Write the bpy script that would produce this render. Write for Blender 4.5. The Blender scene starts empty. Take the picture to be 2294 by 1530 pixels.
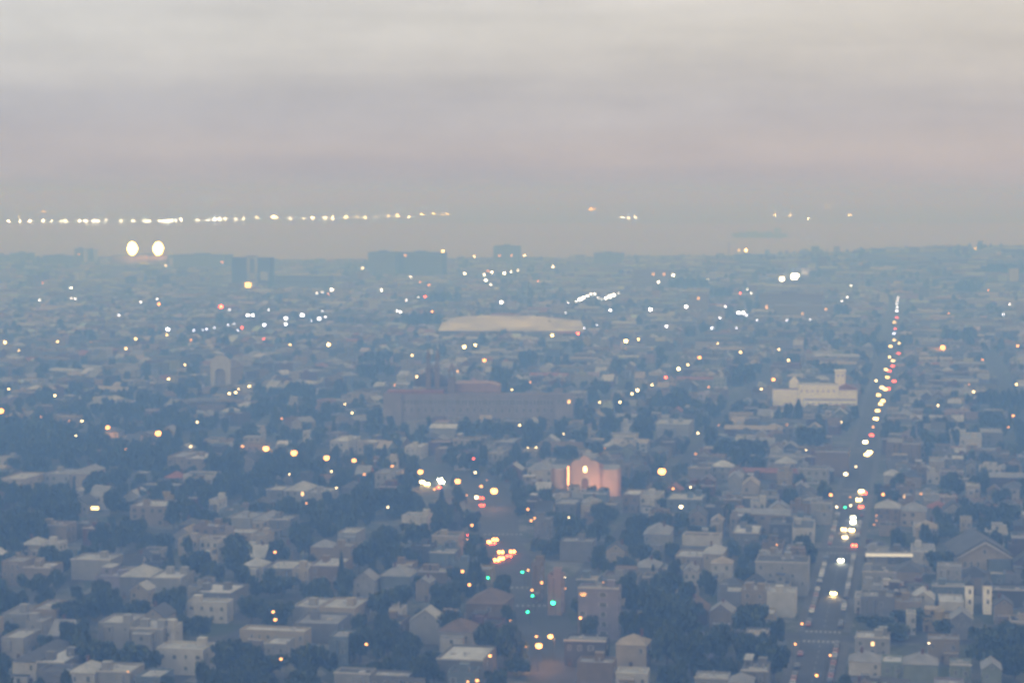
import bpy, math, random
import numpy as np
from mathutils import Vector, Matrix

R = math.radians
random.seed(11)
rng = random.Random(7)
SC = bpy.context.scene
COL = SC.collection

# ------------------------------------------------------------------ camera, sky, sun, exposure
CAM_H = 150.0
FPX = 5000.0                      # focal length in pixels of the 2294 px wide photograph
CX, CY = 1147.0, 765.0
PITCH = math.atan(0.065)          # horizon at row 440
cam = bpy.data.cameras.new("camera")
cam.sensor_width = 36.0
cam.lens = 36.0 * FPX / 2294.0
cam.clip_start = 1.0
cam.clip_end = 120000.0
cam.dof.use_dof = True            # the photograph is slightly out of focus
cam.dof.focus_distance = 30.0
cam.dof.aperture_fstop = 2.05
camo = bpy.data.objects.new("camera", cam)
COL.objects.link(camo)
camo.location = (0, 0, CAM_H)
camo.rotation_euler = (R(90) - PITCH, 0, 0)
SC.camera = camo

SUN_ELEV, SUN_AZ = R(14), R(205)  # low western light behind the camera
world = bpy.data.worlds.new("World")
SC.world = world
world.use_nodes = True
nt = world.node_tree
nt.nodes.clear()
N = nt.nodes.new
L = nt.links.new
out = N("ShaderNodeOutputWorld")
bg = N("ShaderNodeBackground")
L(bg.outputs[0], out.inputs[0])
sky = N("ShaderNodeTexSky")
sky.sky_type = 'NISHITA'
sky.sun_disc = False
sky.sun_elevation = SUN_ELEV
sky.sun_rotation = SUN_AZ
tc = N("ShaderNodeTexCoord")
sep = N("ShaderNodeSeparateXYZ")
L(tc.outputs["Generated"], sep.inputs[0])
mp = N("ShaderNodeMapping")
mp.inputs["Scale"].default_value = (2.2, 2.2, 26.0)
L(tc.outputs["Generated"], mp.inputs[0])
nz = N("ShaderNodeTexNoise")
nz.inputs["Scale"].default_value = 1.6
nz.inputs["Detail"].default_value = 5.0
nz.inputs["Roughness"].default_value = 0.5
L(mp.outputs[0], nz.inputs[0])
# cloud deck colour by elevation (sin of elevation), wobbling with the noise
wob = N("ShaderNodeMath"); wob.operation = 'MULTIPLY_ADD'
wob.inputs[1].default_value = 0.020
L(nz.outputs[0], wob.inputs[0])
off = N("ShaderNodeMath"); off.operation = 'ADD'; off.inputs[1].default_value = -0.010
L(sep.outputs[2], off.inputs[0])
L(off.outputs[0], wob.inputs[2])
mr = N("ShaderNodeMapRange")
mr.inputs[1].default_value = -0.01
mr.inputs[2].default_value = 0.29
L(wob.outputs[0], mr.inputs[0])
ramp = N("ShaderNodeValToRGB")
L(mr.outputs[0], ramp.inputs[0])
SKY_STOPS = [  # (sin elevation, linear colour)
    (-0.005, (0.44, 0.43, 0.52)),
    (0.008, (0.475, 0.445, 0.515)),
    (0.021, (0.575, 0.525, 0.54)),
    (0.037, (0.485, 0.475, 0.535)),
    (0.055, (0.60, 0.575, 0.585)),
    (0.085, (0.74, 0.715, 0.68)),
    (0.14, (0.82, 0.81, 0.92)),
    (0.28, (0.92, 0.95, 3.6)),
]
cr = ramp.color_ramp
while len(cr.elements) < len(SKY_STOPS):
    cr.elements.new(0.5)
for e, (p, c) in zip(cr.elements, SKY_STOPS):
    e.position = (p + 0.01) / 0.30
    e.color = (*c, 1)
cr.interpolation = 'B_SPLINE'
# soft brightness bands of the cloud
band = N("ShaderNodeMapRange")
band.inputs[1].default_value = 0.3; band.inputs[2].default_value = 0.7
band.inputs[3].default_value = 0.91; band.inputs[4].default_value = 1.08
L(nz.outputs[0], band.inputs[0])
nz2 = N("ShaderNodeTexNoise"); nz2.inputs["Scale"].default_value = 9.0; nz2.inputs["Detail"].default_value = 7.0; nz2.inputs["Roughness"].default_value = 0.65
mp2 = N("ShaderNodeMapping"); mp2.inputs["Scale"].default_value = (1.6, 1.6, 3.6)
L(tc.outputs["Generated"], mp2.inputs[0]); L(mp2.outputs[0], nz2.inputs[0])
mot = N("ShaderNodeMapRange"); mot.inputs[1].default_value = 0.3; mot.inputs[2].default_value = 0.7; mot.inputs[3].default_value = 0.93; mot.inputs[4].default_value = 1.07
L(nz2.outputs[0], mot.inputs[0])
bm = N("ShaderNodeMath"); bm.operation = 'MULTIPLY'
L(band.outputs[0], bm.inputs[0]); L(mot.outputs[0], bm.inputs[1])
mulb = N("ShaderNodeVectorMath"); mulb.operation = 'SCALE'
L(ramp.outputs[0], mulb.inputs[0]); L(bm.outputs[0], mulb.inputs[3])
# thin part of the deck lets the clear sky through
skys = N("ShaderNodeVectorMath"); skys.operation = 'SCALE'
SKY_STRENGTH = 0.07
CLOUD_GAIN = 1.0
skys.inputs[3].default_value = 1.0
L(sky.outputs[0], skys.inputs[0])
cl = N("ShaderNodeVectorMath"); cl.operation = 'SCALE'
cl.inputs[3].default_value = CLOUD_GAIN / SKY_STRENGTH
side = N("ShaderNodeCombineXYZ")        # the deck is a little cooler to the north
for k_, g_ in ((0, 0.16), (1, 0.02), (2, -0.16)):
    a_ = N("ShaderNodeMath"); a_.operation = 'MULTIPLY_ADD'; a_.inputs[1].default_value = g_; a_.inputs[2].default_value = 1.0
    L(sep.outputs[0], a_.inputs[0]); L(a_.outputs[0], side.inputs[k_])
tint = N("ShaderNodeVectorMath"); tint.operation = 'MULTIPLY'
L(mulb.outputs[0], tint.inputs[0]); L(side.outputs[0], tint.inputs[1])
L(tint.outputs[0], cl.inputs[0])
mix = N("ShaderNodeMix"); mix.data_type = 'RGBA'
mix.inputs[0].default_value = 0.92
L(skys.outputs[0], mix.inputs[6]); L(cl.outputs[0], mix.inputs[7])
L(mix.outputs[2], bg.inputs[0])
bg.inputs[1].default_value = SKY_STRENGTH

sun = bpy.data.lights.new("sun", 'SUN')
sun.energy = 0.5
sun.angle = R(25)
sun.color = (1.0, 0.93, 0.92)
suno = bpy.data.objects.new("sun", sun)
COL.objects.link(suno)
sdir = Vector((math.sin(SUN_AZ) * math.cos(SUN_ELEV), math.cos(SUN_AZ) * math.cos(SUN_ELEV), math.sin(SUN_ELEV)))
suno.rotation_euler = sdir.to_track_quat('Z', 'Y').to_euler()

SC.view_settings.view_transform = 'Standard'
SC.view_settings.look = 'None'
SC.view_settings.gamma = 1.0
SC.view_settings.exposure = 0.0
SC.cycles.max_bounces = 4
SC.cycles.diffuse_bounces = 2
SC.cycles.glossy_bounces = 2
SC.cycles.volume_bounces = 0
SC.cycles.sample_clamp_indirect = 2.0
SC.cycles.use_denoising = True
SC.cycles.caustics_reflective = False
SC.cycles.caustics_refractive = False

HAZE_DENSITY = 8.6e-4
HAZE_COLOR = (0.20, 0.43, 1.0)

# ------------------------------------------------------------------ helpers
cp, sp = math.cos(PITCH), math.sin(PITCH)
def ray(px, py):
    a, b = (px - CX) / FPX, (CY - py) / FPX
    return Vector((a, cp + b * sp, -sp + b * cp))
def at(px, py, z=0.0):
    d = ray(px, py)
    t = (z - CAM_H) / d.z
    return Vector((d.x * t, d.y * t, z))
def at_dist(px, py, dist):
    d = ray(px, py)
    t = dist / d.y
    return Vector((d.x * t, dist, CAM_H + d.z * t))
def proj(x, y, z):
    z = z - CAM_H
    fw = y * cp - z * sp
    up = y * sp + z * cp
    return CX + FPX * x / fw, CY - FPX * up / fw, fw

THETA = R(10.4)
AX = Vector((math.sin(THETA), math.cos(THETA)))
BX = Vector((math.cos(THETA), -math.sin(THETA)))
def uv2xy(u, v): return BX.x * u + AX.x * v, BX.y * u + AX.y * v
def xy2uv(x, y): return BX.x * x + BX.y * y, AX.x * x + AX.y * y

HILLS = [(900, 4150, 620, 48), (-1150, 4700, 420, 16), (300, 5000, 700, 8)]
def ground_z(x, y):
    z = 0.0
    for hx, hy, r, h in HILLS:
        q = ((x - hx) ** 2 + (y - hy) ** 2) / (r * r)
        if q < 6: z += h * math.exp(-q * 1.2)
    return z

# ------------------------------------------------------------------ materials
def new_mat(name):
    m = bpy.data.materials.new(name)
    m.use_nodes = True
    m.node_tree.nodes.clear()
    return m, m.node_tree
def surf(name, c, rough=0.8, var=0.18, scale=0.6, spec=0.3, detail=4.0):
    """base colour with patchy weathering noise"""
    m, t = new_mat(name)
    o = t.nodes.new("ShaderNodeOutputMaterial"); b = t.nodes.new("ShaderNodeBsdfPrincipled")
    t.links.new(b.outputs[0], o.inputs[0])
    tcn = t.nodes.new("ShaderNodeTexCoord"); n = t.nodes.new("ShaderNodeTexNoise")
    n.inputs["Scale"].default_value = scale; n.inputs["Detail"].default_value = detail
    t.links.new(tcn.outputs["Object"], n.inputs[0])
    r = t.nodes.new("ShaderNodeValToRGB")
    r.color_ramp.elements[0].position = 0.3; r.color_ramp.elements[1].position = 0.7
    r.color_ramp.elements[0].color = (*[x * (1 - var) for x in c], 1)
    r.color_ramp.elements[1].color = (*[min(1, x * (1 + var)) for x in c], 1)
    t.links.new(n.outputs[0], r.inputs[0]); t.links.new(r.outputs[0], b.inputs["Base Color"])
    b.inputs["Roughness"].default_value = rough
    b.inputs["Specular IOR Level"].default_value = spec
    return m
def attr_mat(name, rough=0.85):
    m, t = new_mat(name)
    o = t.nodes.new("ShaderNodeOutputMaterial"); b = t.nodes.new("ShaderNodeBsdfPrincipled")
    t.links.new(b.outputs[0], o.inputs[0])
    a = t.nodes.new("ShaderNodeAttribute"); a.attribute_name = "tint"
    n = t.nodes.new("ShaderNodeTexNoise"); n.inputs["Scale"].default_value = 0.35; n.inputs["Detail"].default_value = 4
    tcn = t.nodes.new("ShaderNodeTexCoord"); t.links.new(tcn.outputs["Object"], n.inputs[0])
    mrn = t.nodes.new("ShaderNodeMapRange"); mrn.inputs[3].default_value = 0.75; mrn.inputs[4].default_value = 1.25
    t.links.new(n.outputs[0], mrn.inputs[0])
    s = t.nodes.new("ShaderNodeVectorMath"); s.operation = 'SCALE'
    t.links.new(a.outputs["Color"], s.inputs[0]); t.links.new(mrn.outputs[0], s.inputs[3])
    t.links.new(s.outputs[0], b.inputs["Base Color"])
    b.inputs["Roughness"].default_value = rough
    b.inputs["Specular IOR Level"].default_value = 0.25
    return m
def glow(name, c, s, sample=False):
    m, t = new_mat(name)
    o = t.nodes.new("ShaderNodeOutputMaterial"); e = t.nodes.new("ShaderNodeEmission")
    e.inputs[0].default_value = (*c, 1); e.inputs[1].default_value = s
    t.links.new(e.outputs[0], o.inputs[0])
    m.cycles.emission_sampling = 'AUTO' if sample else 'NONE'
    return m

WALLC = {  # plain colour words and albedos
    'white': (0.382, 0.375, 0.356), 'cream': (0.290, 0.257, 0.204), 'pale grey': (0.237, 0.237, 0.237),
    'beige': (0.210, 0.178, 0.138), 'grey': (0.138, 0.138, 0.145), 'blue grey': (0.119, 0.145, 0.171),
    'pale green': (0.165, 0.190, 0.151), 'tan': (0.165, 0.126, 0.086), 'pink': (0.276, 0.184, 0.165),
    'brick red': (0.113, 0.053, 0.040), 'brown': (0.079, 0.055, 0.042), 'yellow': (0.263, 0.217, 0.119),
    'dark grey': (0.066, 0.066, 0.072), 'lilac': (0.197, 0.178, 0.217)}
WALLM = {k: surf("wall_" + k.replace(' ', '_'), c, 0.85, 0.14, 0.35) for k, c in WALLC.items()}
ROOFC = {'pale': (0.30, 0.30, 0.30), 'grey': (0.20, 0.20, 0.21), 'dark': (0.075, 0.075, 0.08), 'brown': (0.12, 0.085, 0.065),
         'tan': (0.27, 0.23, 0.18), 'red': (0.21, 0.085, 0.055), 'silver': (0.38, 0.38, 0.39), 'black': (0.045, 0.045, 0.05)}
ROOFM = {k: surf("roof_" + k, c, 0.9, 0.25, 0.25) for k, c in ROOFC.items()}
M_GLASS = surf("window_glass", (0.06, 0.065, 0.075), 0.12, 0.3, 0.8, 0.8)
M_TRIM = surf("trim_paint", (0.4, 0.39, 0.37), 0.7, 0.12)
M_DOOR = surf("door_paint", (0.12, 0.07, 0.05), 0.5, 0.2)
M_METAL = surf("galvanised_metal", (0.25, 0.25, 0.26), 0.45, 0.15)
M_DARKMETAL = surf("dark_metal", (0.05, 0.055, 0.055), 0.5, 0.15)
M_ASPHALT = surf("asphalt", (0.042, 0.042, 0.045), 0.9, 0.3, 0.08)
M_PAVE = surf("concrete_pavement", (0.08, 0.078, 0.076), 0.9, 0.18, 0.15)
M_MARK = surf("road_paint", (0.26, 0.26, 0.25), 0.8, 0.2, 0.8)
M_BARK = surf("bark", (0.09, 0.065, 0.045), 0.95, 0.3, 2.0)
M_TYRE = surf("tyre_rubber", (0.03, 0.03, 0.03), 0.9, 0.2)
M_LEAF = [surf("leaf_%s" % n, c, 0.7, 0.35, 0.9) for n, c in
          (("deep", (0.028, 0.043, 0.02)), ("mid", (0.042, 0.062, 0.026)), ("light", (0.068, 0.085, 0.038)), ("cypress", (0.022, 0.037, 0.022)))]
M_TINT = attr_mat("tinted_paint")
M_LEAFTINT = attr_mat("tinted_leaf", 0.7)
M_LIT = glow("lit_window", (1.0, 0.66, 0.34), 3.0)
GLOWC = {'orange': (1.0, 0.46, 0.15), 'white': (1.0, 0.86, 0.66), 'cool': (0.88, 0.97, 1.0), 'haze_blue': (0.20, 0.29, 1.0), 'yellow': (1.0, 0.76, 0.36),  # the deep blue entry is for distant white lamps, blued to offset the haze
         'red': (1.0, 0.10, 0.05), 'green': (0.02, 0.95, 0.50), 'amber': (1.0, 0.32, 0.08)}
_gm = {}
def glow_mat(c, s):
    k = (c, round(s))
    if k not in _gm: _gm[k] = glow("lamp_glow_%s" % c, GLOWC[c], s)
    return _gm[k]

# ------------------------------------------------------------------ mesh builder
class MB:
    def __init__(s): s.v, s.f, s.m, s.t = [], [], [], []
    def face(s, pts, m=0, t=None):
        n = len(s.v); s.v += [tuple(p) for p in pts]; s.f.append(tuple(range(n, n + len(pts)))); s.m.append(m); s.t.append(t)
    def poly(s, vs, fs, m=0, t=None):
        n = len(s.v); s.v += [tuple(p) for p in vs]
        for f in fs: s.f.append(tuple(i + n for i in f)); s.m.append(m); s.t.append(t)
    def box(s, x0, x1, y0, y1, z0, z1, m=0, t=None, top=None, tt=None, bottom=True):
        vs = [(x0, y0, z0), (x1, y0, z0), (x1, y1, z0), (x0, y1, z0), (x0, y0, z1), (x1, y0, z1), (x1, y1, z1), (x0, y1, z1)]
        s.poly(vs, [(0, 1, 5, 4), (1, 2, 6, 5), (2, 3, 7, 6), (3, 0, 4, 7)] + ([(3, 2, 1, 0)] if bottom else []), m, t)
        n = len(s.v) - 4
        s.f.append((n, n + 1, n + 2, n + 3)); s.m.append(m if top is None else top); s.t.append(t if tt is None else tt)
    def tube(s, x, y, z0, z1, r0, r1=None, n=8, m=0):
        r1 = r0 if r1 is None else r1
        vs = []
        for z, r in ((z0, r0), (z1, r1)):
            vs += [(x + r * math.cos(2 * math.pi * k / n), y + r * math.sin(2 * math.pi * k / n), z) for k in range(n)]
        fs = [(k, (k + 1) % n, n + (k + 1) % n, n + k) for k in range(n)] + [tuple(range(n, 2 * n)), tuple(reversed(range(n)))]
        s.poly(vs, fs, m)
    def limb(s, a, b, r0, r1, n=6, m=0):
        a, b = Vector(a), Vector(b); d = (b - a).normalized()
        q = d.orthogonal().normalized(); w = d.cross(q)
        vs = [a + (q * math.cos(2 * math.pi * k / n) + w * math.sin(2 * math.pi * k / n)) * r0 for k in range(n)]
        vs += [b + (q * math.cos(2 * math.pi * k / n) + w * math.sin(2 * math.pi * k / n)) * r1 for k in range(n)]
        s.poly(vs, [(k, (k + 1) % n, n + (k + 1) % n, n + k) for k in range(n)] + [tuple(range(n, 2 * n)), tuple(reversed(range(n)))], m)
    def rev(s, prof, n=20, x=0, y=0, m=0):
        vs = []
        for r, z in prof: vs += [(x + r * math.cos(2 * math.pi * k / n), y + r * math.sin(2 * math.pi * k / n), z) for k in range(n)]
        fs = []
        for i in range(len(prof) - 1):
            fs += [(i * n + k, i * n + (k + 1) % n, (i + 1) * n + (k + 1) % n, (i + 1) * n + k) for k in range(n)]
        fs.append(tuple(range((len(prof) - 1) * n, len(prof) * n)))
        s.poly(vs, fs, m)
    def extr(s, outline, y0, y1, m=0, cap=True):
        """outline in (x,z), extruded along y"""
        n = len(outline)
        vs = [(x, y0, z) for x, z in outline] + [(x, y1, z) for x, z in outline]
        fs = [(k, (k + 1) % n, n + (k + 1) % n, n + k) for k in range(n)]
        if cap: fs += [tuple(reversed(range(n))), tuple(range(n, 2 * n))]
        s.poly(vs, fs, m)
    def data(s, name, mats, smooth=False):
        me = bpy.data.meshes.new(name)
        me.from_pydata(s.v, [], s.f)
        for m in mats: me.materials.append(m)
        me.polygons.foreach_set("material_index", s.m)
        if smooth: me.polygons.foreach_set("use_smooth", [True] * len(s.f))
        if any(t is not None for t in s.t):
            a = me.attributes.new("tint", 'FLOAT_COLOR', 'FACE')
            buf = []
            for t in s.t: buf += [*(t or (0.3, 0.3, 0.3)), 1.0]
            a.data.foreach_set("color", buf)
        me.update()
        return me
    def obj(s, name, mats, parent=None, smooth=False):
        o = bpy.data.objects.new(name, s.data(name, mats, smooth)); COL.objects.link(o)
        if parent is not None: o.parent = parent
        return o

def thing(name, cat, label, loc, rz=0.0, group=None):
    o = bpy.data.objects.new(name, None); COL.objects.link(o)
    o.empty_display_size = 1.0
    o.location = loc; o.rotation_euler = (0, 0, rz)
    o["category"] = cat
    if label: o["label"] = label
    if group: o["group"] = group
    return o
def tag(o, cat, label, group=None):
    o["category"] = cat; o["label"] = label
    if group: o["group"] = group
    return o
def struct(o, label, kind='structure'):
    o["kind"] = kind; o["label"] = label
    return o
def link_data(name, data, parent, loc=(0, 0, 0), scale=None, rot=None):
    o = bpy.data.objects.new(name, data); COL.objects.link(o)
    o.parent = parent; o.location = loc
    if scale: o.scale = scale
    if rot: o.rotation_euler = rot
    return o
ORD = ("nearest second third fourth fifth sixth seventh eighth ninth tenth eleventh twelfth thirteenth fourteenth fifteenth sixteenth "
       "seventeenth eighteenth nineteenth twentieth").split()
TENS = {2: 'twenty', 3: 'thirty', 4: 'forty', 5: 'fifty', 6: 'sixty', 7: 'seventy', 8: 'eighty', 9: 'ninety'}
ONES = "first second third fourth fifth sixth seventh eighth ninth".split()
def ordinal(n):          # 1 -> first
    if n == 1: return "first"
    if n <= 20: return ORD[n - 1]
    t, o = divmod(n, 10)
    if o == 0: return TENS.get(t, 'hundred')[:-1] + 'ieth'
    return TENS.get(t, 'hundred') + '-' + ONES[o - 1]

# ------------------------------------------------------------------ occupancy and sight lines
PROT = []                         # (px, py, distance): points that must stay in view
class Occ:
    def __init__(s): s.h = {}
    def cells(s, x, y, r):
        g = 40.0
        for i in range(int((x - r) // g), int((x + r) // g) + 1):
            for j in range(int((y - r) // g), int((y + r) // g) + 1): yield (i, j)
    def add(s, x, y, hw, hd, rot):
        r = math.hypot(hw, hd); b = (x, y, hw, hd, math.cos(rot), math.sin(rot), r)
        for c in s.cells(x, y, r): s.h.setdefault(c, []).append(b)
    def hit(s, x, y, hw, hd, rot, gap=0.0):
        r = math.hypot(hw, hd); c, sn = math.cos(rot), math.sin(rot)
        for k in s.cells(x, y, r):
            for b in s.h.get(k, ()):
                dx, dy = b[0] - x, b[1] - y
                if dx * dx + dy * dy > (r + b[6] + gap) ** 2: continue
                sep_ = False
                for ax, ay in ((c, sn), (-sn, c), (b[4], b[5]), (-b[5], b[4])):
                    d = abs(dx * ax + dy * ay)
                    e = hw * abs(c * ax + sn * ay) + hd * abs(-sn * ax + c * ay)
                    e += b[2] * abs(b[4] * ax + b[5] * ay) + b[3] * abs(-b[5] * ax + b[4] * ay)
                    if d > e + gap: sep_ = True; break
                if not sep_: return True
        return False
OCC = Occ()
ROADS = []                        # (x0,y0,x1,y1,halfwidth)
def road_dist_ok(x, y, hw, hd, rot, tree=False):
    r = math.hypot(hw, hd)
    c, s = math.cos(rot), math.sin(rot)
    for (x0, y0, x1, y1, w) in ROADS:
        if tree and w < 7: w = 3.6
        dx, dy = x1 - x0, y1 - y0; l2 = dx * dx + dy * dy
        t = max(0, min(1, ((x - x0) * dx + (y - y0) * dy) / l2))
        d = math.hypot(x - x0 - t * dx, y - y0 - t * dy)
        if d > w + r: continue
        l = math.sqrt(l2); nx, ny = -dy / l, dx / l
        e = hw * abs(c * nx + s * ny) + hd * abs(-s * nx + c * ny)
        if d < w + e: return False
    return True
_P = None
def blocks_view(x, y, z, hw, hd, rot, h):
    """True when a box here would hide a protected point"""
    global _P
    if _P is None or len(_P) != len(PROT): _P = np.array(PROT, dtype=float).reshape(-1, 3)
    c, s = math.cos(rot), math.sin(rot)
    xs, tops, bots, ds = [], [], [], []
    for a in (-1, 1):
        for b in (-1, 1):
            X, Y = x + a * hw * c - b * hd * s, y + a * hw * s + b * hd * c
            p = proj(X, Y, z + h); q = proj(X, Y, z)
            xs.append(p[0]); tops.append(p[1]); bots.append(q[1]); ds.append(Y)
    m = (_P[:, 0] > min(xs) - 3) & (_P[:, 0] < max(xs) + 3) & (_P[:, 1] > min(tops) - 3) & (_P[:, 1] < max(bots)) & (_P[:, 2] > min(ds) + 1)
    return bool(m.any())
def in_view(x, y, z=5, pad=60):
    px, py, d = proj(x, y, z)
    return -pad < px < 2294 + pad and py < 1530 + pad * 1.6 and d > 0

NAMED = []                        # (phrase, px, py) things to name others by

# ------------------------------------------------------------------ ground, water, far shore, roads
def ground_mat(name, cols, scale):
    m, t = new_mat(name)
    o = t.nodes.new("ShaderNodeOutputMaterial"); b = t.nodes.new("ShaderNodeBsdfPrincipled")
    t.links.new(b.outputs[0], o.inputs[0])
    tcn = t.nodes.new("ShaderNodeTexCoord"); v = t.nodes.new("ShaderNodeTexVoronoi"); n = t.nodes.new("ShaderNodeTexNoise")
    v.inputs["Scale"].default_value = scale; n.inputs["Scale"].default_value = scale * 3; n.inputs["Detail"].default_value = 6
    t.links.new(tcn.outputs["Object"], v.inputs[0]); t.links.new(tcn.outputs["Object"], n.inputs[0])
    mx = t.nodes.new("ShaderNodeMix"); mx.data_type = 'FLOAT'; mx.inputs[0].default_value = 0.5
    sepc = t.nodes.new("ShaderNodeSeparateColor"); t.links.new(v.outputs["Color"], sepc.inputs[0])
    t.links.new(sepc.outputs[0], mx.inputs[2]); t.links.new(n.outputs[0], mx.inputs[3])
    r = t.nodes.new("ShaderNodeValToRGB"); e = r.color_ramp.elements
    while len(e) < len(cols): e.new(0.5)
    for i, c in enumerate(cols):
        e[i].position = 0.25 + 0.5 * i / (len(cols) - 1); e[i].color = (*c, 1)
    t.links.new(mx.outputs[0], r.inputs[0]); t.links.new(r.outputs[0], b.inputs["Base Color"])
    b.inputs["Roughness"].default_value = 0.95; b.inputs["Specular IOR Level"].default_value = 0.15
    return m
M_GROUND = ground_mat("city_ground", [(0.045, 0.06, 0.03), (0.06, 0.06, 0.055), (0.10, 0.095, 0.085), (0.05, 0.06, 0.035), (0.15, 0.145, 0.13)], 0.06)
M_SHORE = ground_mat("far_land", [(0.07, 0.08, 0.05), (0.11, 0.105, 0.09), (0.16, 0.15, 0.13)], 0.01)
SHORE_Y, FAR_Y = 4980.0, 12300.0
def grid(name, xs, ys, zf, mat, label):
    vs = [(x, y, zf(x, y)) for y in ys for x in xs]; nx = len(xs)
    fs = [(j * nx + i, j * nx + i + 1, (j + 1) * nx + i + 1, (j + 1) * nx + i) for j in range(len(ys) - 1) for i in range(nx - 1)]
    me = bpy.data.meshes.new(name); me.from_pydata(vs, [], fs); me.materials.append(mat)
    me.polygons.foreach_set("use_smooth", [True] * len(fs))
    o = bpy.data.objects.new(name, me); COL.objects.link(o)
    return struct(o, label)
grid("ground", list(np.linspace(-3400, 3400, 69)), [-900, 0, 600] + list(np.linspace(800, SHORE_Y, 60)), ground_z, M_GROUND, "dark city ground under the houses and gardens")
mw_, t_ = new_mat("bay_water")
o_ = t_.nodes.new("ShaderNodeOutputMaterial"); b_ = t_.nodes.new("ShaderNodeBsdfPrincipled"); t_.links.new(b_.outputs[0], o_.inputs[0])
b_.inputs["Base Color"].default_value = (0.05, 0.065, 0.075, 1); b_.inputs["Roughness"].default_value = 0.25
n_ = t_.nodes.new("ShaderNodeTexNoise"); n_.inputs["Scale"].default_value = 0.08; n_.inputs["Detail"].default_value = 5
tc_ = t_.nodes.new("ShaderNodeTexCoord"); bp_ = t_.nodes.new("ShaderNodeBump"); bp_.inputs["Strength"].default_value = 0.35; bp_.inputs["Distance"].default_value = 1.5
t_.links.new(tc_.outputs["Object"], n_.inputs[0]); t_.links.new(n_.outputs[0], bp_.inputs["Height"]); t_.links.new(bp_.outputs[0], b_.inputs["Normal"])
grid("water", [-14000, 14000], [SHORE_Y - 60, FAR_Y + 150], lambda x, y: -0.8, mw_, "wide grey bay beyond the city")
def shore_z(x, y):
    return 1.0 + max(0.0, min(1.0, (y - 12900) / 7000)) ** 1.2 * 75 * (0.75 + 0.25 * math.sin(x / 1700.0 + 1.0))
grid("far_shore", list(np.linspace(-30000, 30000, 61)), [FAR_Y + 100 + 160 * 0] + list(np.linspace(12900, 20000, 24)) + [30000, 60000], shore_z, M_SHORE, "low hazy land on the far side of the bay")

BOUL = [(-700, 1932), (-358, 1562), (-51, 1222), (-12, 1135), (-5, 960), (8, 830), (15, 700), (18, 520)]
for a, b in zip(BOUL, BOUL[1:]): ROADS.append((*a, *b, 10.5))
U0, V0 = -32.0, 761.0
A_ST = {k: U0 + 98 * k for k in range(-9, 10)}
C_ST = {k: V0 + 190 * k for k in range(-1, 13)}
for k, u in A_ST.items():
    ROADS.append((*uv2xy(u, 480), *uv2xy(u, 3150 if k in (0, -2) else 2200), 9.5 if k == 0 else 5.6))
for k, v in C_ST.items():
    ROADS.append((*uv2xy(-900, v), *uv2xy(900, v), 6.6))
def strip(mb, pts, hw, z, m=0, off=0.0):
    for (x0, y0), (x1, y1) in zip(pts, pts[1:]):
        l = math.hypot(x1 - x0, y1 - y0); nx, ny = -(y1 - y0) / l, (x1 - x0) / l
        a0, a1 = off - hw, off + hw
        mb.face([(x0 + nx * a1, y0 + ny * a1, z), (x0 + nx * a0, y0 + ny * a0, z), (x1 + nx * a0, y1 + ny * a0, z), (x1 + nx * a1, y1 + ny * a1, z)], m)
def lerp_line(p0, p1, step):
    n = max(1, int(math.hypot(p1[0] - p0[0], p1[1] - p0[1]) / step))
    return [(p0[0] + (p1[0] - p0[0]) * i / n, p0[1] + (p1[1] - p0[1]) * i / n) for i in range(n + 1)]
mb = MB(); strip(mb, [uv2xy(U0, 480), uv2xy(U0, 3100)], 6.6, 0.060); struct(mb.obj("main_road", [M_ASPHALT]), "straight asphalt street running away into the city")
mb = MB()
def smooth_poly(P, n=5):
    out_ = []
    for i in range(len(P) - 1):
        p0, p1, p2, p3 = P[max(i - 1, 0)], P[i], P[i + 1], P[min(i + 2, len(P) - 1)]
        for k in range(n):
            t = k / n
            out_.append(tuple(0.5 * (2 * p1[j] + (p2[j] - p0[j]) * t + (2 * p0[j] - 5 * p1[j] + 4 * p2[j] - p3[j]) * t * t + (3 * p1[j] - p0[j] - 3 * p2[j] + p3[j]) * t ** 3) for j in (0, 1)))
    return out_ + [P[-1]]
BS = smooth_poly(BOUL)
n0 = len(BS); left, right = [], []
for i, (x, y) in enumerate(BS):
    a, b = BS[max(i - 1, 0)], BS[min(i + 1, n0 - 1)]
    l = math.hypot(b[0] - a[0], b[1] - a[1]); nx, ny = -(b[1] - a[1]) / l, (b[0] - a[0]) / l
    left.append((x + nx * 9.5, y + ny * 9.5, 0.075)); right.append((x - nx * 9.5, y - ny * 9.5, 0.075))
for i in range(n0 - 1): mb.face([left[i], left[i + 1], right[i + 1], right[i]])
struct(mb.obj("boulevard_road", [M_ASPHALT]), "wide asphalt boulevard bending from the foreground to a slanting line of lamps")
mb = MB()
for k, u in A_ST.items():
    if k: strip(mb, [uv2xy(u, 480), uv2xy(u, 3150 if k == -2 else 2200)], 4.5, 0.020)
struct(mb.obj("side_road", [M_ASPHALT]), "narrow asphalt side streets parallel to the straight street")
mb = MB()
for k, v in C_ST.items(): strip(mb, [uv2xy(-900, v), uv2xy(900, v)], 5.2, 0.040)
struct(mb.obj("cross_road", [M_ASPHALT]), "asphalt cross streets at right angles to the straight street")
mb = MB()
vs_ = [480] + [C_ST[k] + s * 7.5 for k in sorted(C_ST) for s in (-1, 1)] + [3100]
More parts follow.
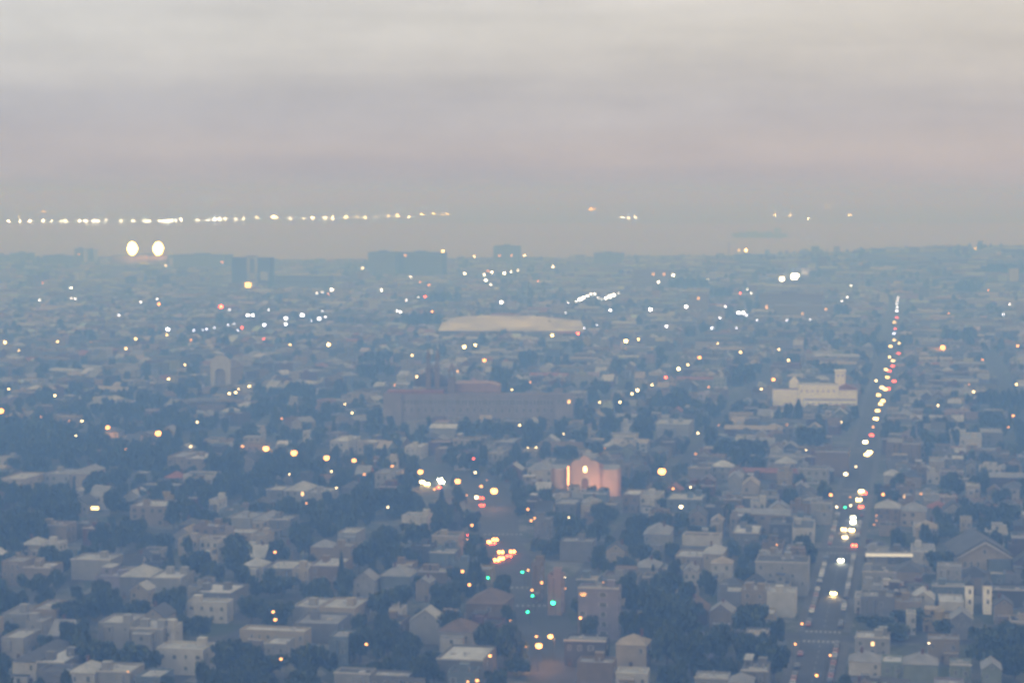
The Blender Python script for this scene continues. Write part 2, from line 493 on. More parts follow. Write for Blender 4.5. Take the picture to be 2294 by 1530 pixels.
for i in range(0, len(vs_) - 1, 2):
    a, b = vs_[i], vs_[i + 1]
    if b <= a + 5: continue
    for s in (-1, 1):
        x0, x1 = (U0 + s * 8.1 - 1.4, U0 + s * 8.1 + 1.4)
        c4 = [uv2xy(x0, a), uv2xy(x1, a), uv2xy(x1, b), uv2xy(x0, b)]
        mb.poly([(x, y, 0.0) for x, y in c4] + [(x, y, 0.14) for x, y in c4], [(0, 1, 5, 4), (1, 2, 6, 5), (2, 3, 7, 6), (3, 0, 4, 7), (4, 5, 6, 7)])
struct(mb.obj("pavement", [M_PAVE]), "concrete pavement along both sides of the straight street")
mb = MB()
v = 500
while v < 2400:
    if min(abs(v - c) for c in C_ST.values()) > 16:
        strip(mb, [uv2xy(U0, v), uv2xy(U0, v + 4)], 0.09, 0.066)
    v += 9
for k in (0, 1, 2, 3):
    for s in (-1, 1):
        for j in range(8):
            uu = U0 - 5.6 + j * 1.6
            vv = C_ST[k] + s * 8.6
            strip(mb, [uv2xy(uu, vv - 1.6), uv2xy(uu, vv + 1.6)], 0.42, 0.066)
struct(mb.obj("road_marking", [M_MARK]), "painted crossing bars and centre dashes on the straight street")
mb = MB()
for (x, y) in ((8, 812), (8, 850), (-4, 985)):
    for j in range(9): strip(mb, [(x - 8 + j * 2, y - 1.7), (x - 8 + j * 2, y + 1.7)], 0.45, 0.083)
struct(mb.obj("crossing_marking", [M_MARK]), "painted crossing bars on the boulevard")

# ------------------------------------------------------------------ lights of the city: data in photograph pixels (x, y, size)
PXD = {'s': 1.5, 'm': 2.5, 'l': 5.2, 'x': 7.4}
STR = {'s': 9.0, 'm': 15.0, 'l': 22.0, 'x': 28.0}
SW = {'s': 'small', 'm': 'medium', 'l': 'large', 'x': 'very bright'}
LAMPS_BOUL = [(8, 920, 'l'), (247, 957, 'l'), (350, 970, 'l'), (540, 999, 'm'), (593, 1004, 'x'), (663, 1014, 'l'), (737, 1026, 'l'), (794, 1032, 'l'),
              (876, 1046, 'l'), (938, 1056, 'l'), (1030, 1077, 'l')]
LAMPS = {  # scattered street lamps by colour
 'orange': [(89, 933, 's'), (155, 943, 's'), (283, 1005, 's'), (636, 937, 's'), (640, 1476, 'm'), (830, 1443, 'm'), (603, 1371, 'm'), (627, 1387, 'm'), (622, 1237, 'm'),
            (811, 1063, 'm'), (683, 1128, 's'), (290, 1506, 's'), (969, 1095, 'm'), (1113, 1100, 'x'), (1075, 1088, 'm'), (1085, 1075, 's'), (1046, 1110, 's'),
            (1188, 1141, 'm'), (1182, 1166, 'm'), (1196, 1162, 'm'), (1057, 1175, 'm'), (1040, 1207, 's'), (1183, 1278, 'm'), (1027, 1279, 'm'), (1060, 1310, 'm'), (1216, 1303, 'm'),
            (1198, 1320, 'm'), (1269, 1316, 's'), (1345, 1303, 's'), (1148, 1391, 's'), (1211, 1424, 'm'), (1242, 1424, 'l'), (1205, 1448, 'l'), (1169, 1449, 's'), (1101, 1466, 'm'),
            (1293, 1385, 'm'), (1036, 1526, 'm'), (1068, 1526, 'm'), (1489, 1056, 'x'), (1512, 1094, 'm'), (1220, 920, 'x'), (1606, 952, 's'), (1553, 1016, 's'),
            (2271, 932, 'm'), (1854, 1108, 'm'), (1984, 1108, 'm'), (2063, 1107, 's'), (2104, 1106, 's'), (1793, 1398, 'm'), (1778, 1440, 'm'), (1850, 1468, 'm'), (1839, 1511, 'm'),
            (1745, 1221, 's'), (1956, 1155, 's'), (1956, 1166, 's'), (1951, 1174, 's'), (1898, 1113, 's'), (1957, 957, 'm'), (1585, 867, 's'), (1567, 801, 'm'), (1085, 807, 'm'),
            (1737, 850, 'm'), (2112, 778, 'l'), (2280, 775, 'm'), (2201, 806, 's'), (967, 698, 'm'), (356, 681, 'm'), (869, 913, 's'), (882, 863, 's')],
 'white': [(445, 946, 's'), (646, 1061, 's'), (739, 1055, 's'), (760, 1092, 's'), (875, 1135, 's'), (1062, 1113, 'm'), (1058, 1058, 's'), (1269, 1291, 's'), (1540, 1091, 's'),
           (1518, 1135, 'm'), (1276, 1160, 's'), (1268, 972, 's'), (1195, 1002, 's'), (1178, 1003, 's'), (1569, 970, 's'), (946, 909, 's'), (770, 905, 's'), (1812, 1008, 's'),
           (1884, 945, 's'), (1875, 1134, 's'), (1906, 1131, 's'), (2071, 1440, 's'), (1923, 1045, 's'), (1889, 1061, 'm'),
           (159, 645, 'm'), (352, 670, 's'), (266, 706, 's'), (315, 677, 's'), (514, 694, 's'), (555, 706, 'm'), (566, 706, 'm'), (602, 694, 's'), (592, 728, 'm'), (640, 713, 'm'),
           (640, 726, 'm'), (677, 706, 'm'), (697, 718, 's'), (715, 714, 'm'), (729, 710, 's'), (722, 697, 's'), (710, 657, 's'), (722, 655, 's'), (743, 649, 'm'), (376, 738, 'm'), (374, 750, 's'),
           (434, 740, 's'), (455, 739, 's'), (463, 737, 's'), (480, 734, 's'), (511, 728, 's'), (524, 726, 's'), (532, 740, 's'), (304, 759, 's'), (282, 781, 's'), (11, 767, 'm'),
           (650, 772, 's'), (736, 772, 'm'), (414, 817, 's'), (517, 881, 's'), (523, 879, 's'), (538, 872, 's'), (554, 865, 's'), (498, 801, 's'),
           (992, 563, 'm'), (1062, 575, 's'), (1175, 573, 's'), (812, 601, 's'), (920, 621, 's'), (1102, 610, 'm'), (1130, 612, 'm'), (1145, 609, 's'), (1160, 606, 's'), (1085, 616, 's'), (1088, 628, 'm'), (1099, 638, 's'),
           (855, 650, 'm'), (937, 666, 's'), (910, 673, 's'), (897, 699, 'm'), (932, 699, 's'), (1123, 677, 'm'), (1475, 632, 'm'), (1508, 617, 'm'), (1272, 678, 's'),
           (1291, 675, 's'), (1299, 671, 'm'), (1307, 667, 'm'), (1316, 663, 'm'), (1324, 659, 's'), (1332, 658, 's'), (1340, 667, 's'), (1348, 670, 's'), (1357, 668, 'm'), (1366, 664, 'm'), (1375, 661, 'm'), (1386, 657, 's'),
           (1267, 701, 's'), (1367, 695, 'm'), (1457, 693, 'm'), (1308, 735, 's'), (1337, 728, 's'), (1237, 751, 'm'), (1040, 777, 'm'), (1065, 773, 'm'), (1402, 764, 'm'), (1430, 760, 's'), (1493, 731, 'm'),
           (888, 879, 's'), (1142, 873, 's'), (1132, 890, 's'), (1456, 862, 's'), (1432, 874, 'm'), (1520, 826, 'm'), (1386, 901, 's'), (1348, 901, 's'), (1541, 817, 's'),
           (1656, 561, 's'), (1671, 561, 'm'), (1752, 625, 'l'), (1781, 620, 'x'), (1856, 618, 'x'), (1880, 618, 's'), (1585, 626, 's'), (1909, 590, 's'), (1919, 590, 's'), (1674, 648, 's'), (1683, 657, 's'),
           (1537, 687, 'm'), (1579, 687, 'm'), (1625, 687, 's'), (1655, 701, 'm'), (1665, 701, 'm'), (1672, 706, 's'), (1613, 712, 's'), (1763, 717, 's'), (1815, 716, 's'), (2285, 571, 'm'), (1886, 674, 's'), (1898, 666, 's'),
           (1595, 735, 'm'), (1650, 735, 's'), (1608, 769, 's'), (1659, 789, 's'), (1745, 783, 's'), (1766, 807, 's'), (1703, 871, 's'), (2225, 876, 's'), (2003, 747, 's'), (2014, 769, 's'), (1961, 853, 's'), (1993, 800, 's'),
           (2011, 667, 's'), (2010, 674, 's'), (2009, 681, 's'), (2010, 688, 's'), (2009, 696, 's'), (2185, 557, 's')],
 'red': [(1044, 1197, 's'), (591, 759, 's'), (542, 734, 's'), (495, 687, 'm'), (953, 665, 's'), (1295, 747, 'm'), (1487, 845, 'm'), (1658, 657, 's'), (1627, 602, 's'), (1642, 600, 's'), (1059, 1028, 's')]}
SIGNALS = [(1093, 1294, 's'), (1170, 1281, 's'), (1193, 1334, 's'), (1239, 1350, 'm'), (1182, 1370, 's'), (1893, 1136, 's')]
CARS = [  # x, y, lamps seen, colour word, brightness
 (1867, 1329, 'head', 'yellow', 1.3), (1884, 1255, 'head', 'cool', 1.2), (1911, 1169, 'head', 'cool', 1.1), (1911, 1159, 'head', 'cool', 1.0), (1908, 1187, 'head', 'yellow', 1.2), (1891, 1186, 'head', 'yellow', 0.9),
 (1893, 1203, 'head', 'white', 0.4), (1914, 1222, 'tail', 'red', 1.4), (1929, 1136, 'tail', 'red', 1.0), (1936, 1105, 'tail', 'red', 1.0), (1930, 1100, 'head', 'yellow', 1.3), (1924, 1119, 'head', 'yellow', 1.2),
 (1948, 1013, 'head', 'yellow', 1.2), (1938, 990, 'head', 'white', 0.9), (1942, 1018, 'head', 'yellow', 0.9), (1973, 905, 'head', 'yellow', 1.2), (1968, 885, 'head', 'yellow', 1.0), (1978, 898, 'head', 'yellow', 1.2), (1983, 872, 'head', 'yellow', 1.1),
 (1976, 868, 'head', 'white', 0.9), (1990, 871, 'tail', 'red', 1.1), (2003, 854, 'tail', 'red', 1.0), (1985, 828, 'head', 'white', 0.9), (1992, 831, 'tail', 'red', 0.9), (2000, 820, 'tail', 'red', 0.9), (1995, 776, 'head', 'white', 1.2), (2013, 792, 'tail', 'red', 1.0),
 (2003, 762, 'head', 'white', 0.8), (2006, 737, 'tail', 'red', 0.8), (2004, 722, 'head', 'white', 0.7), (2009, 712, 'tail', 'red', 0.7), (2000, 808, 'head', 'white', .8), (1988, 845, 'head', 'yellow', 0.9), (1966, 920, 'head', 'yellow', 1.0), (1962, 938, 'head', 'yellow', .9), (1953, 975, 'tail', 'red', .9),
 (1098, 1214, 'tail', 'amber', 1.5), (1109, 1209, 'tail', 'amber', 1.4), (1122, 1237, 'tail', 'amber', 1.5), (1148, 1236, 'tail', 'amber', 1.3), (1113, 1255, 'tail', 'amber', 1.5), (1123, 1251, 'tail', 'amber', 1.3), (1140, 1246, 'tail', 'red', 1.1), (1104, 1217, 'tail', 'red', 1.2),
 (1078, 1116, 'tail', 'red', 0.8), (1080, 1132, 'tail', 'red', 0.7), (990, 1080, 'head', 'cool', 1.6), (986, 1074, 'head', 'cool', 1.4), (946, 1080, 'head', 'yellow', 1.5), (957, 1084, 'head', 'yellow', 1.3), (985, 1092, 'tail', 'red', 1.0)]  # the yellow pairs here are added to stand in for a lit window patch
SHORE = [(20, 500), (45, 500), (68, 499), (97, 498), (116, 499), (138, 498), (147, 498), (178, 497), (192, 499), (210, 498), (219, 496), (237, 497), (270, 496), (298, 498), (325, 498), (334, 497), (358, 496), (367, 495), (376, 496), (384, 494), (394, 494), (405, 492),
         (443, 493), (465, 494), (480, 492), (492, 491), (505, 490), (528, 491), (545, 490), (575, 488), (612, 486), (618, 486), (650, 490), (680, 489), (700, 488), (728, 489), (745, 488), (775, 486), (798, 485), (818, 487), (842, 486), (868, 484), (890, 484),
         (916, 486), (945, 481), (972, 479), (990, 481), (1003, 480), (1393, 488), (1408, 488), (1424, 488), (1735, 483), (1770, 482), (1812, 489), (1905, 482)]
SHORE_HI = [(44, 483), (98, 474), (1205, 470), (1325, 468), (1333, 468), (1461, 474), (1488, 474), (1850, 464), (1857, 464)]

def lamp_point(px, py, h):
    p = at(px, py, h)
    for _ in range(6):
        p = at(px, py, h + ground_z(p.x, p.y))
    return p
_fr = random.Random(21)
for k in range(46):              # faint lamps sprinkled between the bright ones
    y_ = 590 + 420 * _fr.random() ** 1.2
    LAMPS[_fr.choice(('white', 'white', 'orange'))].append((_fr.uniform(10, 2285), y_, 's'))
LAMP_LIST = []                    # (colour, size, point, px, py, lamp height, tag)
for (x, y, s) in LAMPS_BOUL:
    p = lamp_point(x, y, 9.5); LAMP_LIST.append(('orange', s, p, x, y, 9.5, 'boul'))
for c, pts in LAMPS.items():
    for (x, y, s) in pts:
        h = 8.5 if y > 640 else 14.0
        p = lamp_point(x, y, h); LAMP_LIST.append((c, s, p, x, y, h, ''))
for c, s, p, x, y, h, g in LAMP_LIST:
    PROT.append((x, y, p.y)); OCC.add(p.x, p.y, 0.7, 0.7, 0)
for (x, y, s) in SIGNALS: PROT.append((x, y, at(x, y, 5.2).y))
for c in CARS: PROT.append((c[0], c[1], at(c[0], c[1], 0.7).y))

# ------------------------------------------------------------------ shared small parts
def window_data(lit=False):
    m = MB()
    m.box(-0.5, -0.4, -0.5, 0.5, -0.5, 0.5); m.box(0.4, 0.5, -0.5, 0.5, -0.5, 0.5)
    m.box(-0.4, 0.4, -0.5, 0.5, 0.42, 0.5); m.box(-0.4, 0.4, -0.5, 0.5, -0.5, -0.42)
    m.box(-0.4, 0.4, -0.35, 0.5, -0.03, 0.03)
    m.box(-0.4, 0.4, 0.0, 0.5, 0.03, 0.42, 1); m.box(-0.4, 0.4, 0.0, 0.5, -0.42, -0.03, 1)
    return m.data("window", [M_TRIM, M_LIT if lit else M_GLASS])
WIN = window_data(); WIN_LIT = window_data(True)
def door_data():
    m = MB(); m.box(-0.5, 0.5, -0.5, 0.5, 0, 1); m.box(-0.35, 0.35, -0.7, -0.5, 0.55, 0.9, 1)
    return m.data("door", [M_DOOR, M_GLASS])
DOOR = door_data()
def add_window(parent, x, y, z, w, h, side=0, lit=False, name="window"):
    o = link_data(name, WIN_LIT if lit else WIN, parent, (x, y, z), (w, 0.16, h), (0, 0, side))
    return o
def facing(px): return -THETA
LANDMARK_FOOT = []
def reserve(p, w, d, rz, pts=()):
    """footprint of a hand-placed building whose front middle is p"""
    c, s = math.cos(rz), math.sin(rz)
    x, y = p.x - s * (d / 2), p.y + c * (d / 2)
    OCC.add(x, y, w / 2, d / 2, rz)
    for q in pts: PROT.append(q)
def front_thing(name, cat, label, px, ytop, h, rz, z=None):
    """Empty at the middle of a front whose eave of height h shows at (px, ytop)"""
    p = at(px, ytop, h); g = ground_z(p.x, p.y)
    p = at(px, ytop, h + g)
    return thing(name, cat, label, (p.x, p.y, g), rz), Vector((p.x, p.y, g))
def px2m(n, dist): return n * dist / FPX

# ---- church with the pink floodlit front
t, p = front_thing("church", "church", "stucco church with a curved gable front lit pink by floodlights", 1313, 1040, 16.0, -THETA * 0.3)
D0 = p.y; W = px2m(157, D0)
NAMED.append(("the pink lit church", 1313, 1060))
def arc(cx, cz, r, a0, a1, n): return [(cx + r * math.cos(R(a0 + (a1 - a0) * i / n)), cz + r * math.sin(R(a0 + (a1 - a0) * i / n))) for i in range(n + 1)]
m = MB(); hw = W / 2
gx = -0.5                         # middle of the gable
outl = [(-hw, 0), (hw - 0.01, 0), (hw, 13.6), (gx + 7.2, 13.2), (gx + 7.0, 14.8)] + arc(gx + 4.4, 15.4, 2.6, 10, 80, 4) + arc(gx, 17.6, 2.6, 10, 170, 8) + arc(gx - 4.4, 15.4, 2.6, 100, 170, 4) + [(gx - 7.0, 14.8), (gx - 7.2, 13.2), (-hw, 13.6)]
m.extr(outl, 0.0, 0.9)
m.obj("facade", [surf('rose_stucco', (0.46, 0.34, 0.31), 0.9, 0.12, 0.25)], t)
m = MB(); m.box(-hw + 0.6, hw - 0.6, 0.9, 30, 0, 12.4, 0, top=1); m.obj("wall", [WALLM['cream'], ROOFM['grey']], t)
m = MB(); m.extr([(gx - 9, 12.4), (gx + 9, 12.4), (gx, 15.6)], 0.95, 30); m.obj("roof", [ROOFM['red']], t)
m = MB(); m.extr([(gx - 1.7, 2.0)] + [(gx + 1.7, 2.0)] + arc(gx, 7.4, 1.7, 0, 180, 8), -0.25, -0.02); m.obj("door", [M_DOOR], t)
m = MB(); m.extr([(gx - 2.4, 2.0), (gx + 2.4, 2.0)] + arc(gx, 7.6, 2.4, 0, 180, 10), -0.12, -0.01); m.obj("door_surround", [M_TRIM], t)
m = MB(); m.extr([(gx - 0.75, 12.2), (gx + 0.75, 12.2)] + arc(gx, 14.3, 0.75, 0, 180, 6), -0.22, -0.02); m.obj("niche_window", [glow("niche_glow", (1, 0.82, 0.45), 6)], t)
for x in (-hw + 0.8, -10.2, 7.6, hw - 0.8):
    m = MB(); m.box(x - 0.8, x + 0.8, -0.5, -0.02, 0, 13.3); m.box(x - 0.9, x + 0.9, -0.6, -0.02, 13.3, 14.1); m.obj("pilaster", [WALLM['pink']], t)
reserve(p, W, 30, 0, [(1245 + 14 * i, y, D0) for i in range(11) for y in (1048, 1066, 1082)] + [(1306, 1022, D0)])
def spot(par, loc, e, c, r=0.4):
    l = bpy.data.lights.new("floodlight_beam", 'POINT'); l.energy = e; l.color = c; l.shadow_soft_size = r
    o = bpy.data.objects.new("floodlight_beam", l); COL.objects.link(o); o.parent = par; o.location = loc
for k, (xx, e) in enumerate(((-13.0, 3200), (-8.0, 3000), (-3.0, 2600), (2.5, 2300), (8.0, 900))):
    wx, wy = p.x + xx, p.y - 10.5
    fl = thing("floodlight", "floodlight", "%s small floodlight from the left at the foot of the pink lit church" % ordinal(k + 1), (wx, wy, 0), 0, "floodlights washing the church front")
    m = MB(); m.tube(0, 0, 0, 0.7, 0.06); m.obj("post", [M_DARKMETAL], fl)
    m = MB(); m.box(-0.4, 0.4, -0.15, 0.2, 0.7, 1.2); m.obj("housing", [M_DARKMETAL], fl)
    spot(fl, (0, 0.7, 3.2), e * 1.7, (1.0, 0.60, 0.51), 0.8)
# lit vertical sign standing before the church front
q = at_dist(1273, 1088, D0 - 3.0)
vs0 = thing("vertical_sign", "sign", "tall thin lit sign pole in front of the pink church", (q.x, q.y, 0))
m = MB(); m.tube(0, 0, 0, 3.6, 0.12); m.obj("post", [M_DARKMETAL], vs0)
m = MB(); m.box(-0.38, 0.38, 0.06, 0.25, 3.6, 15.6); m.obj("backing", [M_DARKMETAL], vs0)
m = MB()
for k in range(10): m.box(-0.3, 0.3, -0.06, 0.05, 3.8 + k * 1.17, 4.7 + k * 1.17)
m.obj("lit_panel", [glow("sign_glow", (1, 0.45, 0.22), 7)], vs0)

# ---- domed school
t, p = front_thing("school", "school", "long brown school building with a dark dome and two slender towers", 1071, 884, 20.5, -THETA * 0.25)
D0 = p.y; W = px2m(427, D0); hw = W / 2
NAMED.append(("the domed school", 1060, 900))
m = MB(); m.box(-hw, hw, 0, 17, 0, 20.5, 0, top=1); m.box(-hw - 0.3, hw + 0.3, -0.3, 0, 19.4, 20.9, 0); m.box(-hw, -hw + 12, -2.2, 0, 0, 21.4, 0, top=1); m.box(hw - 12, hw, -2.2, 0, 0, 21.4, 0, top=1)
m.obj("wall", [surf("school_stucco", (0.22, 0.195, 0.195), 0.9, 0.2, 0.12), ROOFM['brown']], t)
m = MB(); m.extr([(-21.5, 0), (13, 0), (13, 24.5), (6, 26.4), (-15, 26.4), (-21.5, 24.5)], 18, 42); m.obj("auditorium", [surf("terracotta_wall", (0.27, 0.18, 0.15), 0.9, 0.15, 0.3)], t)
m = MB()
m.extr([(-hw + 2, 20.6), (-23, 20.6), (-23, 22.5), (-hw + 2, 22.5)], 1.5, 15); m.obj("roof", [ROOFM['red']], t)
for i in range(44):
    x = -hw + 14 + i * (W - 28) / 43
    add_window(t, x, -0.06, 15.4, 1.7, 3.6)
for i in range(22):
    x = -hw + 14 + i * (W - 28) / 21
    add_window(t, x, -0.06, 10.2, 2.2, 3.0)
for i in range(3): add_window(t, hw - 2.6 - i * 3.4, -2.26, 16.4, 2.0, 2.4, lit=(i == 0))
for i in range(12):
    x = -hw + 13 + i * (W - 26) / 11
    m = MB(); m.box(x - .5, x + .5, -.5, -.02, 0, 19.3); m.obj("pilaster", [WALLM['beige']], t)
dp = at_dist(962, 867, D0 + 30)
dx, dy = dp.x - p.x, 30
DD = MB(); DD.tube(0, 0, 0, 7, 12.6, 12.6, 24); do = DD.obj("drum", [WALLM['cream']], t); do.location = (dx, dy, 17)
m = MB(); m.rev([(12.2, 0), (12.0, 1.6), (10.8, 4.2), (8.4, 6.6), (5.0, 8.3), (1.5, 9.0)], 24); m.tube(0, 0, 9.0, 10.6, 1.4, 1.0, 10); m.rev([(1.2, 10.6), (0.7, 11.6), (0.1, 12.2)], 10)
o = m.obj("dome", [surf("dome_tiles", (0.045, 0.035, 0.04), 0.7, 0.25, 0.6)], t); o.location = (dx, dy, 24)
m = MB(); m.box(-13.5, 13.5, -13.5, 13.5, 0, 20.5, 0, top=1); o = m.obj("rotunda", [WALLM['tan'], ROOFM['brown']], t); o.location = (dx, dy, 0)
def school_tower(px, ytop, wid):
    q = at_dist(px, ytop, D0 + 14)
    h = q.z; x = q.x - p.x
    m = MB(); s = wid / 2
    m.box(x - s, x + s, 14 - s, 14 + s, 0, h * 0.72)
    m.box(x - s - 0.5, x + s + 0.5, 14 - s - 0.5, 14 + s + 0.5, h * 0.72, h * 0.74)
    for a in (-1, 1):
        for b in (-1, 1): m.box(x + a * (s - 0.9) - 0.45, x + a * (s - 0.9) + 0.45, 14 + b * (s - 0.9) - 0.45, 14 + b * (s - 0.9) + 0.45, h * 0.74, h * 0.86)
    m.box(x - s, x + s, 14 - s, 14 + s, h * 0.86, h * 0.88)
    m.rev([(s * 0.9, h * 0.88), (s * 0.75, h * 0.92), (s * 0.3, h * 0.96), (0.1, h)], 10, x, 14)
    m.obj("tower", [WALLM['tan']], t)
school_tower(957, 780, 3.2); school_tower(977, 780, 3.2); school_tower(1010, 812, 5.0)
reserve(p, W, 45, 0, [(x, y, D0) for x in range(875, 1285, 15) for y in (892, 910, 926)] + [(x, y, D0 + 10) for x in range(925, 1120, 12) for y in (800, 838, 858, 875)])

# ---- arched church tower, left middle
t, p = front_thing("arched_tower", "church tower", "pale church front with a tall dark arch between dark trees", 493, 797, 27, -THETA)
D0 = p.y; W = px2m(46, D0); hw = W / 2
NAMED.append(("the arched church front", 493, 830))
m = MB(); m.extr([(-hw, 0), (-4.2, 0), (-4.2, 13)] + arc(0, 13, 4.2, 180, 0, 10) + [(4.2, 13), (4.2, 0), (hw, 0), (hw, 23), (hw * 0.5, 26.5), (0, 27), (-hw * 0.5, 26.5), (-hw, 23)], 0, 2.2)
m.obj("facade", [WALLM['white']], t)
m = MB(); m.box(-hw + 0.5, hw - 0.5, 2.4, 34, 0, 17); m.obj("wall", [WALLM['beige']], t)
m = MB(); m.extr([(-hw, 17), (hw, 17), (0, 22)], 2.3, 34.5); m.obj("roof", [ROOFM['brown']], t)
m = MB(); m.tube(0, -0.35, 19.8, 21.2, 0.15); m.obj("rose_window", [M_GLASS], t)
reserve(p, W, 35, -THETA, [(x, y, D0) for x in range(472, 518, 9) for y in (803, 820, 840, 855)])

# ---- blocks and towers in the distance
def block(name, cat, label, px0, px1, ytop, dist, depth, wall, roof='grey', nfl=0, nb=0, extra=None, prot=True, rz=None, phrase=None):
    rz = -THETA if rz is None else rz
    a, b = at_dist(px0, ytop, dist), at_dist(px1, ytop, dist)
    cx = (a.x + b.x) / 2; W = (b.x - a.x); g = ground_z(cx, dist); h = a.z - g
    t = thing(name, cat, label, (cx, dist, g), rz)
    p = Vector((cx, dist, g)); hw = W / 2
    m = MB(); m.box(-hw, hw, 0, depth, -3, h - 0.02, 0); m.obj("wall", [WALLM[wall] if isinstance(wall, str) else wall], t)
    m = MB(); m.box(-hw - 0.2, hw + 0.2, -0.2, depth + 0.2, h, h + 0.8); m.box(-hw * 0.3, hw * 0.2, depth * 0.3, depth * 0.7, h + 0.8, h + 3.6); m.obj("roof", [ROOFM[roof]], t)
    if nfl and nb:
        dz = h / (nfl + 0.5); dx = W / nb
        for i in range(nfl):
            for j in range(nb):
                add_window(t, -hw + dx * (j + 0.5), -0.06, dz * (i + 0.85), dx * 0.6, dz * 0.5, lit=rng.random() < 0.02)
    if prot:
        pb = proj(cx, dist, g + h * 0.35)[1]
        n = max(2, int((px1 - px0) / 14))
        PROT.extend([(px0 + (px1 - px0) * (i + 0.5) / n, y, dist) for i in range(n) for y in ((ytop * 0.8 + pb * 0.2), (ytop + pb) / 2, pb)])
    OCC.add(cx - math.sin(rz) * depth / 2, dist + math.cos(rz) * depth / 2, hw, depth / 2, rz)
    if phrase: NAMED.append((phrase, (px0 + px1) / 2, ytop + 20))
    return t, W, h
t, W, h = block("tower_block", "tower block", "tall dark block with pale vertical frames and a bright light at its foot", 517, 606, 578, 3660, 26, 'dark grey', 'grey', phrase="the framed tower block")
for x0, x1, z0, z1 in ((-W * 0.10, -W * 0.02, 0, h + 1), (W * 0.10, W * 0.18, 0, h + 1), (-W * 0.10, W * 0.18, h * 0.28, h * 0.5), (W * 0.25, W * 0.45, h * 0.25, h * 0.55), (-W * 0.08, W * 0.16, h - 1.5, h + 1.2)):
    m = MB(); m.box(x0, x1, -0.6 - abs(x0) * 0.01, -0.02, z0, z1); m.obj("frame", [WALLM['white']], t)
m = MB(); m.box(-W * 0.2, W * 0.16, -9, -0.7, 0, 11, 0); m.obj("podium", [WALLM['white']], t)
m = MB(); m.box(-W * 0.1, W * 0.04, -9.5, -9.05, 1.5, 8.5); m.obj("lit_entrance", [glow("entrance_glow", (1, 0.9, 0.75), 7)], t)
PROT.append((555, 643, 3640))
block("long_office_block", "office block", "long low dark block with a pale roof line beside the framed tower", 612, 738, 618, 3600, 30, 'dark grey', 'silver', 2, 12)
block("tower_block", "tower block", "widest dark slab on the city skyline", 824, 886, 566, 4050, 40, 'blue grey', 'dark', 6, 6, phrase="the wide dark slab")
block("tower_block", "tower block", "dark slab joined beside the widest skyline slab", 890, 992, 567, 4075, 40, 'dark grey', 'dark', 6, 9)
block("tower_block", "tower block", "narrow tower with a stepped top left of the floodlit stadium", 166, 188, 558, 4600, 22, 'grey', 'dark', 8, 3, phrase="the twin skyline towers")
block("tower_block", "tower block", "narrow grey tower nearest the floodlit stadium", 192, 210, 560, 4630, 22, 'blue grey', 'dark', 8, 3)
block("factory_block", "factory", "broad dark block on the skyline at the far left", 20, 62, 568, 4620, 40, 'blue grey', 'dark', 3, 6)
block("factory_block", "factory", "low dark block between two towers on the left skyline", 95, 160, 574, 4560, 40, 'dark grey', 'dark', 3, 8)
block("factory_block", "factory", "long dark warehouse block right of the floodlit stadium", 385, 505, 572, 4500, 60, 'blue grey', 'dark', 3, 12)
block("hospital_block", "hospital", "rounded dark block with a raised roof on the middle skyline", 1105, 1160, 552, 4650, 40, 'blue grey', 'dark', 5, 6, phrase="the raised skyline block")
block("factory_block", "factory", "dark flat block on the skyline left of the slim mast", 1330, 1392, 568, 4500, 50, 'blue grey', 'dark', 4, 6)
block("office_block", "office block", "pale columned block under the right middle skyline", 1418, 1500, 606, 3500, 30, 'tan', 'grey', 3, 10, phrase="the columned block")
block("factory_block", "factory", "dark block with lamps on its roof beside the slim mast", 1644, 1700, 571, 4400, 40, 'blue grey', 'dark', 4, 5, phrase="the mast block")
block("factory_block", "factory", "dark block with a pale roof edge right of the lamp topped block", 1735, 1790, 574, 4420, 40, 'blue grey', 'silver', 3, 6)
block("factory_block", "factory", "dark block standing left of the gap in the right skyline", 1845, 1916, 569, 4450, 50, 'blue grey', 'dark', 4, 7)
block("hill_terrace", "terrace", "long dark terrace along the top of the right hill", 1958, 2140, 570, 4300, 40, 'dark grey', 'dark', 2, 18, phrase="the dark hill terrace")
block("office_block", "office block", "upper tier of a long windowed block, under the bright white lamps", 1700, 1842, 661, 2860, 26, 'tan', 'brown', 2, 20, phrase="the windowed block")
block("office_block", "office block", "lower tier of a long windowed block, many tall windows", 1736, 1866, 686, 2770, 24, 'beige', 'grey', 2, 20)
block("office_block", "office block", "pale towered block left of the red lights on the diagonal street", 1545, 1585, 660, 2820, 20, 'beige', 'grey', 3, 5)
block("corner_building", "building", "pale low building with a dark strip of arched openings", 1222, 1278, 757, 2310, 18, 'white', 'grey', 1, 9)
block("office_block", "office block", "pale block with a row of slots under its roof, mid city", 1398, 1472, 780, 2180, 18, 'beige', 'grey', 2, 10)
block("church", "church", "pale tall gabled block left of the long pale hall", 826, 846, 670, 2980, 20, 'white', 'grey', 0, 0)
block("office_block", "office block", "long pale low wing beside the tall gabled block", 846, 895, 683, 2970, 20, 'beige', 'grey', 1, 5)

# slim mast
q = at_dist(1633, 545, 4450)
ma = thing("radio_mast", "mast", "slim dark mast standing above the right skyline", (q.x, 4450, ground_z(q.x, 4450)))
m = MB(); m.tube(0, 0, -2, q.z - ground_z(q.x, 4450), 1.1, 0.5, 6); m.obj("mast_pole", [M_DARKMETAL], ma)
m = MB(); m.box(-2.2, 2.2, -0.4, 0.4, 34, 35); m.obj("crossbar", [M_DARKMETAL], ma)

